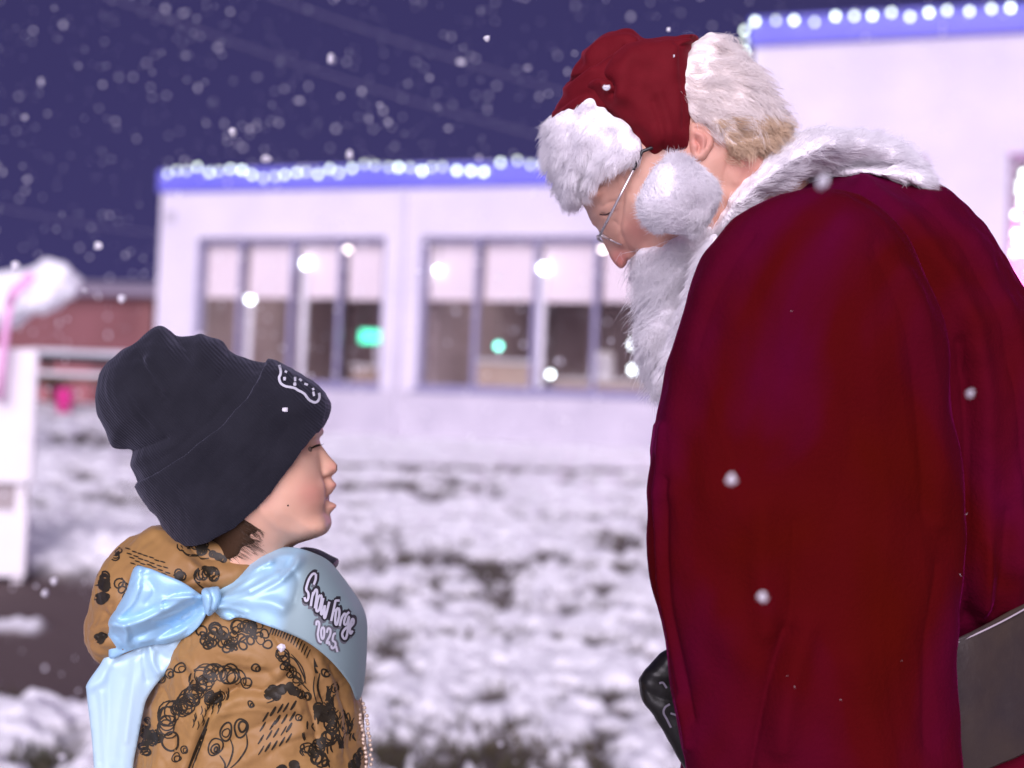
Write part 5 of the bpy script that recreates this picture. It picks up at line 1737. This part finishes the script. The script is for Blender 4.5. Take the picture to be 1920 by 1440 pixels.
beard = [(1190, 478), (1205, 472), (1222, 468), (1245, 452), (1290, 436), (1330, 424), (1344, 448), (1328, 492), (1308, 535), (1288, 592), (1272, 642), (1256, 684), (1244, 716), (1234, 722), (1224, 700), (1210, 668), (1202, 634), (1206, 600), (1214, 565), (1206, 530), (1194, 505)]
V, Q = shell([(head, 4), (beard, 0)], 130, 110, beard, 12, 22, 3.6)
V = V + vnormals(V, Q) * (waves(V, 34, 4, 66) + waves(V, 90, 4, 67))[:, None]
beard_o = add_part('beard', V, Q, D0, M_fur_base, man)
bf = flow_field([(1200, 490, .3, .8), (1240, 470, -.5, .8), (1300, 450, -.6, .8), (1220, 540, -.5, .8), (1270, 560, -.35, .9), (1215, 620, -.45, .9), (1240, 660, .05, 1), (1300, 520, -.35, .9), (1245, 715, .25, 1), (1215, 680, .1, 1)])
strands(V, Q, 26000, 44, bf, D0, 'beard_strands', M_beard, beard_o, lift=.32, jitter=.30, curl=1.3, clump=.6, per=40, r=.36, wmax=70, seg=9, seed=68)
strands(V, Q, 2600, 60, bf, D0, 'stray_beard_strands', M_beard, beard_o, lift=.6, jitter=.5, curl=1.6, clump=.3, per=10, r=.4, wmax=60, seg=9, seed=69)
must = [(1186, 480), (1198, 474), (1214, 478), (1226, 490), (1232, 515), (1218, 525), (1204, 512), (1192, 496)]
V, Q = Vol(must, 50, 24, 3, smooth=2).mesh(2)
mo_ = add_part('moustache', V, Q, D0, M_fur_base, man)
strands(V, Q, 2200, 26, flow_const(.35, .9), D0, 'moustache_strands', M_beard, mo_, lift=.35, jitter=.3, curl=.9, clump=.6, per=26, r=.4, wmax=60, seed=70)

# --- hat
hatp = [(1036, 216), (1050, 186), (1061, 163), (1063, 146), (1094, 106), (1132, 73), (1153, 64), (1170, 62), (1186, 65), (1202, 77), (1232, 76), (1270, 73), (1291, 70), (1307, 76), (1303, 88), (1290, 104), (1294, 152), (1296, 206), (1290, 240), (1240, 262), (1180, 268), (1120, 262), (1060, 250)]
V, Q = Vol(hatp, 140, 95, 3.4, smooth=10).mesh(3)
V = V + vnormals(V, Q) * (strokes_at(V, [([(1066, 150), (1100, 122), (1135, 98), (1165, 84)], 8, -14), ([(1062, 168), (1085, 150), (1110, 130)], 8, 8), ([(1100, 104), (1135, 78), (1170, 70), (1190, 76)], 9, 8), ([(1040, 205), (1075, 180), (1100, 172)], 8, -6)]) + waves(V, 60, 2, 71))[:, None]
hat_o = add_part('hat', V, Q, D0, M_velvet_hat, man)
tag(hat_o, 'floppy dark red hat with white fur brim and a white ball')
flop = [meas(a, b, -95) for a, b in [(1104, 168), (1112, 150), (1126, 128), (1150, 104), (1180, 88), (1204, 78), (1234, 77), (1272, 74), (1300, 78), (1292, 98), (1290, 104), (1294, 152), (1298, 206), (1297, 247), (1291, 285), (1267, 292), (1245, 297), (1222, 303), (1202, 282), (1180, 255), (1148, 220), (1118, 192)]]
V, Q = Vol(flop, 62, 42, 3.2, w0=-95, smooth=5).mesh(3)
V = V + vnormals(V, Q) * (strokes_at(V, [([(1126, 142), (1140, 148), (1150, 164), (1146, 178)], 7, -14), ([(1108, 160), (1126, 152), (1136, 168)], 7, 6), ([(1180, 92), (1170, 130), (1160, 180)], 18, 5), ([(1236, 176), (1252, 220), (1258, 280)], 9, 5), ([(1224, 190), (1240, 240), (1246, 290)], 8, -5), ([(1276, 90), (1280, 160), (1284, 240)], 10, -4), ([(1266, 76), (1282, 84), (1300, 84)], 6, -6), ([(1200, 110), (1220, 180), (1230, 260)], 16, 3)]) + waves(V, 50, 1.5, 72))[:, None]
flop_o = add_part('folded_tip', V, Q, D0, M_velvet_hat, hat_o)
brim = [(1026, 218), (1036, 220), (1061, 207), (1086, 194), (1100, 182), (1122, 195), (1160, 224), (1190, 256), (1206, 280), (1198, 292), (1168, 302), (1140, 316), (1126, 328), (1106, 344), (1092, 360), (1082, 372), (1068, 378), (1060, 372), (1054, 358), (1046, 328), (1034, 300), (1028, 274), (1028, 241)]
V, Q = shell([(head, 8), (brim, 0), (hatp, 0)], 140, 105, brim, 14, 20, 3.6)
V = V + vnormals(V, Q) * (waves(V, 30, 2.5, 73) + waves(V, 70, 3, 74))[:, None]
brim_o = add_part('fur_brim', V, Q, D0, M_fur_base, hat_o)
bf = flow_field([(1040, 230, -.6, .6), (1035, 290, -.35, .9), (1060, 380, .05, 1), (1090, 210, -.3, .9), (1100, 280, -.15, 1), (1150, 250, -.2, 1), (1180, 280, -.7, .8), (1130, 320, -.5, .9), (1085, 370, -.05, 1)])
strands(V, Q, 24000, 27, bf, D0, 'fur_brim_strands', M_white_fur, hat_o, lift=.30, jitter=.22, curl=.7, clump=.55, per=40, r=.38, wmax=70, seg=7, seed=75)
PB = Plane(1.46)
pb = MB().ball((1273, 370, 0), 70, 40, 28)
V = np.array(pb.v)
from itertools import chain as _ch
Qp = np.array([q if len(q) == 4 else (q[0], q[1], q[2], q[2]) for q in pb.f])
V = V + ((V - np.array([1273, 370, 0])) / 70) * waves(V, 50, 1.4, 76)[:, None]
pom = add_part('pompom', V, [tuple(q) for q in pb.f], PB, M_fur_base, hat_o)
gsw = np.random.default_rng(5)
def swirl(P):
    d = P - np.array([1273, 370, 0])
    t = np.stack([-d[:, 1], d[:, 0], 0 * d[:, 0]], 1) * .6 + np.stack([np.sin(P[:, 1] / 17), np.cos(P[:, 0] / 15), np.sin(P[:, 0] / 19)], 1) * 60
    return t / (np.linalg.norm(t, axis=1, keepdims=True) + 1e-9)
strands(V, Qp, 26000, 19, swirl, PB, 'pompom_strands', M_white_fur, hat_o, lift=.45, jitter=.6, curl=1.2, clump=.35, per=26, r=.34, wmax=40, seg=7, seed=77)

# --- coat
torso = [(1330, 470), (1390, 420), (1440, 385), (1530, 340), (1620, 326), (1700, 336), (1760, 360), (1830, 430), (1882, 510), (1922, 584), (1968, 680), (2000, 800), (2016, 980), (2018, 1110), (1985, 1190), (1640, 1300), (1330, 1300), (1290, 1100), (1290, 800), (1300, 600)]
V, Q = Vol(torso, 270, 230, 5.6, smooth=18, hfun=lambda X, Y: 1 - .14 * sstep((Y + .35 * (X - 1800) - 980) / 180)).mesh(3)
N = vnormals(V, Q)
st = [([(1620, 350), (1720, 440), (1800, 560), (1840, 700), (1850, 900), (1840, 1130)], 24, 16), ([(1700, 350), (1800, 450), (1870, 580), (1910, 740), (1930, 950)], 20, -12), ([(1740, 370), (1840, 480), (1900, 620), (1950, 800)], 18, 9), ([(1800, 640), (1812, 760), (1815, 900), (1812, 1080), (1818, 1160)], 16, -20), ([(1850, 1020), (1846, 1100), (1838, 1160)], 10, 9), ([(1890, 960), (1880, 1060), (1862, 1150)], 12, -8), ([(1920, 900), (1912, 1040), (1900, 1140)], 14, 7)]
V = V + N * (strokes_at(V, st) + waves(V, 170, 3, 81) + waves(V, 60, 1, 82))[:, None]
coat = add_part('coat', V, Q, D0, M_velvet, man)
tag(coat, 'dark red velvet coat with wide sleeves and white fur collar')
AP = Plane(1.42)
arm = [(1346, 458), (1386, 408), (1440, 378), (1530, 350), (1615, 362), (1690, 430), (1738, 520), (1766, 600), (1776, 700), (1784, 800), (1798, 900), (1802, 980), (1800, 1080), (1795, 1170), (1790, 1250), (1792, 1350), (1796, 1440), (1795, 1580), (1560, 1610), (1320, 1590), (1300, 1500), (1288, 1440), (1270, 1370), (1255, 1280), (1238, 1200), (1222, 1100), (1214, 1040), (1215, 980), (1220, 880), (1227, 790), (1240, 740), (1262, 660), (1290, 580), (1325, 490)]
V, Q = Vol(arm, 150, 240, 4.6, smooth=24).mesh(3)
N = vnormals(V, Q)
st = [([(1370, 470), (1320, 560), (1280, 680), (1256, 800), (1246, 920)], 22, 7), ([(1410, 440), (1350, 540), (1310, 650)], 20, -6), ([(1240, 800), (1232, 950), (1234, 1080), (1256, 1220), (1290, 1400)], 8, 7), ([(1228, 860), (1224, 1000), (1236, 1140), (1270, 1300)], 6, -6), ([(1250, 900), (1246, 1040), (1262, 1180), (1298, 1350)], 9, -6), ([(1470, 1180), (1440, 1280), (1420, 1370), (1400, 1470)], 22, -13), ([(1510, 1180), (1480, 1290), (1462, 1400)], 26, 10),
      ([(1430, 960), (1424, 1060), (1440, 1180)], 26, 8), ([(1490, 980), (1486, 1100), (1480, 1180)], 26, -7), ([(1700, 520), (1738, 640), (1760, 800), (1770, 980)], 20, 6), ([(1640, 460), (1690, 580), (1724, 760), (1740, 960)], 30, -6), ([(1600, 1250), (1640, 1360), (1660, 1480)], 34, 8), ([(1760, 1060), (1740, 1200), (1745, 1400)], 26, -7), ([(1480, 420), (1560, 430), (1640, 480)], 24, -4), ([(1560, 620), (1600, 800), (1560, 980)], 60, -5)]
V = V + N * (1.3 * strokes_at(V, st) + waves(V, 260, 5, 84) + waves(V, 90, 1.4, 85) - 1.3 * np.abs(np.sin(waves(V * np.array([1, .35, 1]), 150, 1.0, 87) * 2)) ** .6)[:, None]
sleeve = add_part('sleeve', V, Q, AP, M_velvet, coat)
strands(V, Q, 36, 6, flow_const(.5, .6), AP, 'lint', M_white_fur, sleeve, lift=.2, jitter=1.0, curl=1.5, clump=0, r=.35, wmax=-20, seed=98)
FAR = Plane(1.78)
fs = [(1500, 420), (1440, 480), (1400, 620), (1370, 800), (1340, 1000), (1320, 1200), (1330, 1420), (1480, 1430), (1560, 1200), (1640, 900), (1640, 600), (1600, 450)]
V, Q = Vol([(1.0 * a, b) for a, b in fs], 100, 110, 9, smooth=8).mesh(3)
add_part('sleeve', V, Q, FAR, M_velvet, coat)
skirt = [(1310, 1340), (1500, 1275), (1800, 1175), (1990, 1120), (2050, 1300), (2090, 1600), (2130, 2000), (2140, 2400), (2060, 2440), (1640, 2460), (1280, 2440), (1200, 2380), (1220, 2000), (1260, 1650)]
V, Q = Vol(skirt, 330, 260, 9, smooth=10, hfun=lambda X, Y: .80 + .20 * sstep((Y + .36 * (X - 1650) - 1400) / 260)).mesh(3)
V = V + vnormals(V, Q) * (waves(V * np.array([1, .15, 1]), 130, 5, 86))[:, None]
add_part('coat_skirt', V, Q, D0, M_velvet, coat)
V, Q = Vol([(a, b) for a, b in [(1190, 2380), (1640, 2420), (2150, 2385), (2160, 2470), (1640, 2520), (1180, 2470)]], 340, 60, 11, smooth=4).mesh(3)
hem = add_part('hem_fur', V, Q, D0, M_fur_base, coat)
for s in (-1, 1):
    V, Q = capsules([((1640, FOOT_V - 380, 95 * s), (1645, FOOT_V - 60, 95 * s), 92, 76), ((1660, FOOT_V - 46, 95 * s), (1470, FOOT_V - 40, 104 * s), 60, 50)], 9, 16)
    V[:, 1] = np.minimum(V[:, 1], FOOT_V + 8)
    add_part('boot', V, Q, D0, mat('black_boot', (.012, .012, .013), .35, .5), man)
# wide leather belt
M_belt = mat('belt_leather', (0.020, 0.016, 0.021), 0.36, 0.4, noise=(9, (0.056, 0.038, 0.026), 0.5), bump=(30, .5, 6, .004))
v, f = [], []
nb_, tilt = 96, rad(-20)
bc = np.array([1650, 1284.0])
ax_ = np.array([math.cos(tilt), math.sin(tilt)]); dn_ = np.array([-math.sin(tilt), math.cos(tilt)])
for rI, (h, gr) in enumerate([(-134, .982), (-136, 1.0), (-131, 1.006), (-60, 1.010), (0, 1.012), (60, 1.010), (131, 1.006), (136, 1.0), (134, .982)]):
    for k in range(nb_):
        a = 2 * math.pi * k / nb_
        rr = gr * (1 + .010 * math.sin(7 * a + h * .008) + .006 * math.sin(17 * a + h * .02) + .004 * math.sin(31 * a - h * .03))
        c2 = bc + ax_ * 388 * rr * math.cos(a) + dn_ * h * .83
        v.append((c2[0], c2[1], 290 * rr * math.sin(a)))
for rI in range(8):
    for k in range(nb_):
        j = (k + 1) % nb_
        f.append((rI * nb_ + k, rI * nb_ + j, (rI + 1) * nb_ + j, (rI + 1) * nb_ + k))
belt = add_part('belt', np.array(v), f, D0, M_belt, man)
tag(belt, 'wide grey brown leather belt at the back of the waist')
bd = MB()
for h in (-128,):
    ring = []
    for k in range(nb_ + 1):
        a = 2 * math.pi * k / nb_
        c2 = bc + ax_ * 388 * 1.012 * math.cos(a) + dn_ * h * .83
        ring.append((c2[0], c2[1], 290 * 1.012 * math.sin(a)))
    bd.tube(ring, 1.6, 6, cap=False)
add_part('belt_piping', np.array(bd.v), bd.f, D0, mat('piping', (.45, .38, .42), .35, .5), belt)

# --- fur collar
collar = [(1322, 470), (1318, 440), (1334, 402), (1350, 372), (1375, 340), (1405, 314), (1444, 290), (1474, 268), (1496, 258), (1545, 256), (1600, 262), (1650, 270), (1690, 290), (1718, 312), (1732, 334), (1728, 344), (1700, 334), (1650, 330), (1600, 324), (1532, 332), (1484, 352), (1444, 372), (1404, 400), (1366, 430), (1344, 458)]
V, Q = shell([(torso, 8), (collar, 0)], 262, 210, collar, 16, 22, 4.2)
V = V + vnormals(V, Q) * (waves(V, 30, 3, 91) + waves(V, 80, 3, 92))[:, None]
col_o = add_part('fur_collar', V, Q, D0, M_fur_base, coat)
cf = flow_field([(1340, 440, -.3, .9), (1360, 380, .55, -.5), (1400, 350, .8, -.55), (1440, 320, .75, -.65), (1480, 300, .85, -.45), (1560, 290, .9, -.35), (1640, 300, .9, -.1), (1700, 315, .85, .35), (1740, 340, .7, .6), (1450, 365, .8, .35), (1540, 330, .9, .3), (1380, 415, .9, .1)])
strands(V, Q, 34000, 30, cf, D0, 'fur_collar_strands', M_white_fur, coat, lift=.36, jitter=.30, curl=.8, clump=.55, per=40, r=.38, wmax=120, seg=7, seed=93)
strands(V, Q, 1600, 44, cf, D0, 'long_collar_strands', M_white_fur, coat, lift=.55, jitter=.4, curl=.7, clump=.8, per=14, r=.38, wmax=120, seg=7, seed=94)
front = [(1336, 440), (1348, 456), (1330, 498), (1294, 586), (1266, 660), (1250, 722), (1240, 738), (1236, 720), (1250, 660), (1272, 590), (1298, 520), (1314, 470)]
FP = Plane(1.47)
V, Q = Vol(front, 34, 16, 3, smooth=2).mesh(2)
V = V + vnormals(V, Q) * waves(V, 24, 2, 95)[:, None]
ft = add_part('front_fur', V, Q, FP, M_fur_base, coat)
strands(V, Q, 8000, 30, flow_const(-.35, .9), FP, 'front_fur_strands', M_white_fur, coat, lift=.4, jitter=.36, curl=.9, clump=.6, per=36, r=.38, wmax=40, seed=96)

# --- eyeglasses
gl = empty('eyeglasses', tuple(D0.world(np.array([1142.0, 452.0, 0.0]))))
tag(gl, 'small silver wire eyeglasses low on the nose of the bearded face', 'eyeglasses')
gloc = np.array(gl.location)
M_wireg = mat('silver_wire', (.72, .66, .66), .25, .5, metal=.7)
M_tip = mat('temple_tip', (.02, .018, .02), .3, .5)
def gpart(mbx, name, material):
    return mesh_obj(name, D0.world(np.array(mbx.v)), mbx.f, material, gl, True, True)
for s in (-1, 1):
    t0 = (*meas(1125, 441, -84), -84) if s < 0 else (1126, 440, 84)
    t1 = (*meas(1188, 318, -133), -133) if s < 0 else (1190, 318, 128)
    t2 = (*meas(1204, 284, -141), -141) if s < 0 else (1208, 284, 134)
    t3 = (*meas(1290, 250, -112), -112) if s < 0 else (1296, 250, 138)
    gpart(MB().tube([t0, t1], 2.6, 8), 'temple', M_wireg)
    gpart(MB().tube([t1, t2, t3], [3.4, 3.4, 3.0], 8), 'temple_tip', M_tip)
    ring = []
    for k in range(29):
        a = 2 * math.pi * k / 28
        ring.append((1143 + 23 * math.cos(a) * .9 + 4 * math.sin(a) * s, 451 + 23 * math.cos(a) * .5 + 8 * math.sin(a) * .6, 42 * s + 25 * math.sin(a) * s))
    gpart(MB().tube(ring, 1.7, 6, cap=False), 'rim', M_wireg)
    lens = MB()
    lens.add(ring[:-1], [tuple(range(28))])
    gpart(lens, 'lens', glass_mat('lens_glass', (.95, .95, .98), .14))
    gpart(MB().tube([ring[7], t0], 1.8, 6), 'hinge', M_wireg)
gpart(MB().tube([(1136, 447, -18), (1130, 443, -6), (1130, 443, 6), (1136, 447, 18)], 1.8, 6), 'bridge', M_wireg)

# --- black pouch held in front
PP = Plane(1.52)
pouch = empty('pouch', tuple(PP.world(np.array([1290.0, 1400.0, 0.0]))))
tag(pouch, 'black leather pouch with pale marks poking out in front of the red coat', 'pouch')
pp_ = [(1243, 1221), (1226, 1239), (1200, 1268), (1196, 1282), (1204, 1314), (1230, 1350), (1264, 1408), (1296, 1462), (1340, 1500), (1400, 1470), (1400, 1330), (1340, 1250), (1280, 1215)]
V, Q = Vol(pp_, 26, 22, 3.5, smooth=3).mesh(2)
V = V + vnormals(V, Q) * (strokes_at(V, [([(1204, 1290), (1240, 1310), (1290, 1320)], 8, -4), ([(1215, 1260), (1250, 1270), (1300, 1270)], 9, 3)]) + waves(V, 40, .8, 97))[:, None]
mesh_obj('body', PP.world(V), Q, mat('black_leather', (.010, .009, .008), .38, .4, bump=(250, .2, 3, .001)), pouch, True, True)
ph = caster(V, Q)
mk = MB()
for c in ([(1236, 1281), (1243, 1280), (1250, 1290)], [(1256, 1320), (1247, 1326), (1244, 1336), (1250, 1348), (1258, 1364)], [(1257, 1337), (1266, 1340), (1272, 1343)]):
    ribbon(mk, crom(c, 6, closed=False), 4, ph, 1.2)
mesh_obj('pale_marks', PP.world(np.array(mk.v)), mk.f, mat('pale_mark', (.20, .18, .22), .4), pouch, True, True)
MB().tube([tuple(PP.world(np.array([1330.0, 1250.0, 0])) - np.array(pouch.location)), tuple(PP.world(np.array([1375.0, 1225.0, 60])) - np.array(pouch.location)), tuple(PP.world(np.array([1390.0, 1330.0, 40])) - np.array(pouch.location))], .004, 6).build('strap', bpy.data.materials['black_leather'], pouch, True)

# ================================================================== falling snow
fl = MB()
gs = random.Random(12)
_fb = MB().ball((0, 0, 0), 1, 6, 4)
_fv = np.array(_fb.v)
_gf = np.random.default_rng(31)
def flake(p, r):
    n = len(fl.v)
    ph, sq = _gf.uniform(0, 6.28, 3), _gf.uniform(.7, 1.2, 3)
    k = r * (1 + (.22 * np.sin(_fv * np.array([3, 4, 4]) + ph)).sum(1))
    fl.v += (np.asarray(p, float) + _fv * k[:, None] * sq).tolist()
    fl.f += [tuple(i + n for i in q) for q in _fb.f]
for _ in range(11000):
    y = gs.uniform(3.2, 10.6)
    x = gs.uniform(-1, 1) * (.75 * y + 1.0)
    z = gs.uniform(.1, 1.6 + .42 * y)
    if z < float(zg(x, y)) + .1: continue
    flake((x, y, z), (.0014 + .0054 * gs.random() ** 3.2) * (.4 + .15 * y))
for (u, v, d, r) in [(1370, 902, .90, .0034), (1427, 1123, .92, .0030), (1818, 738, .96, .0022), (1137, 164, 1.36, .0028), (1545, 344, .84, .0036), (534, 768, 1.42, .0026), (1264, 105, 1.42, .0012), (912, 72, 1.75, .0040), (1253, 56, 1.8, .0034), (527, 1214, 1.40, .0034), (437, 248, 2.2, .0075), (620, 110, 2.6, .0075), (185, 461, 2.4, .0065), (228, 560, 2.5, .0075), (30, 500, 2.4, .008), (160, 545, 2.6, .007), (100, 1090, 2.6, .0065), (84, 1112, 2.7, .0065), (500, 298, 2.7, .0075), (655, 290, 2.8, .007)]:
    for _ in range(4 if d < 1 else 1):
        q = r * FPX / d * .8 if d < 1 else 0
        flake(Plane(d).world(np.array([u + gs.uniform(-q, q), v + gs.uniform(-q, q), gs.uniform(-q, q)])), r * (.7 if d < 1 else 1))
M_flake = fur_mat('snow_flake', (.94, .92, .96), .3)
tag(mesh_obj('falling_snow', fl.v, fl.f, M_flake, smooth=False), 'white snowflakes falling through the night air', 'snow', kind='stuff')
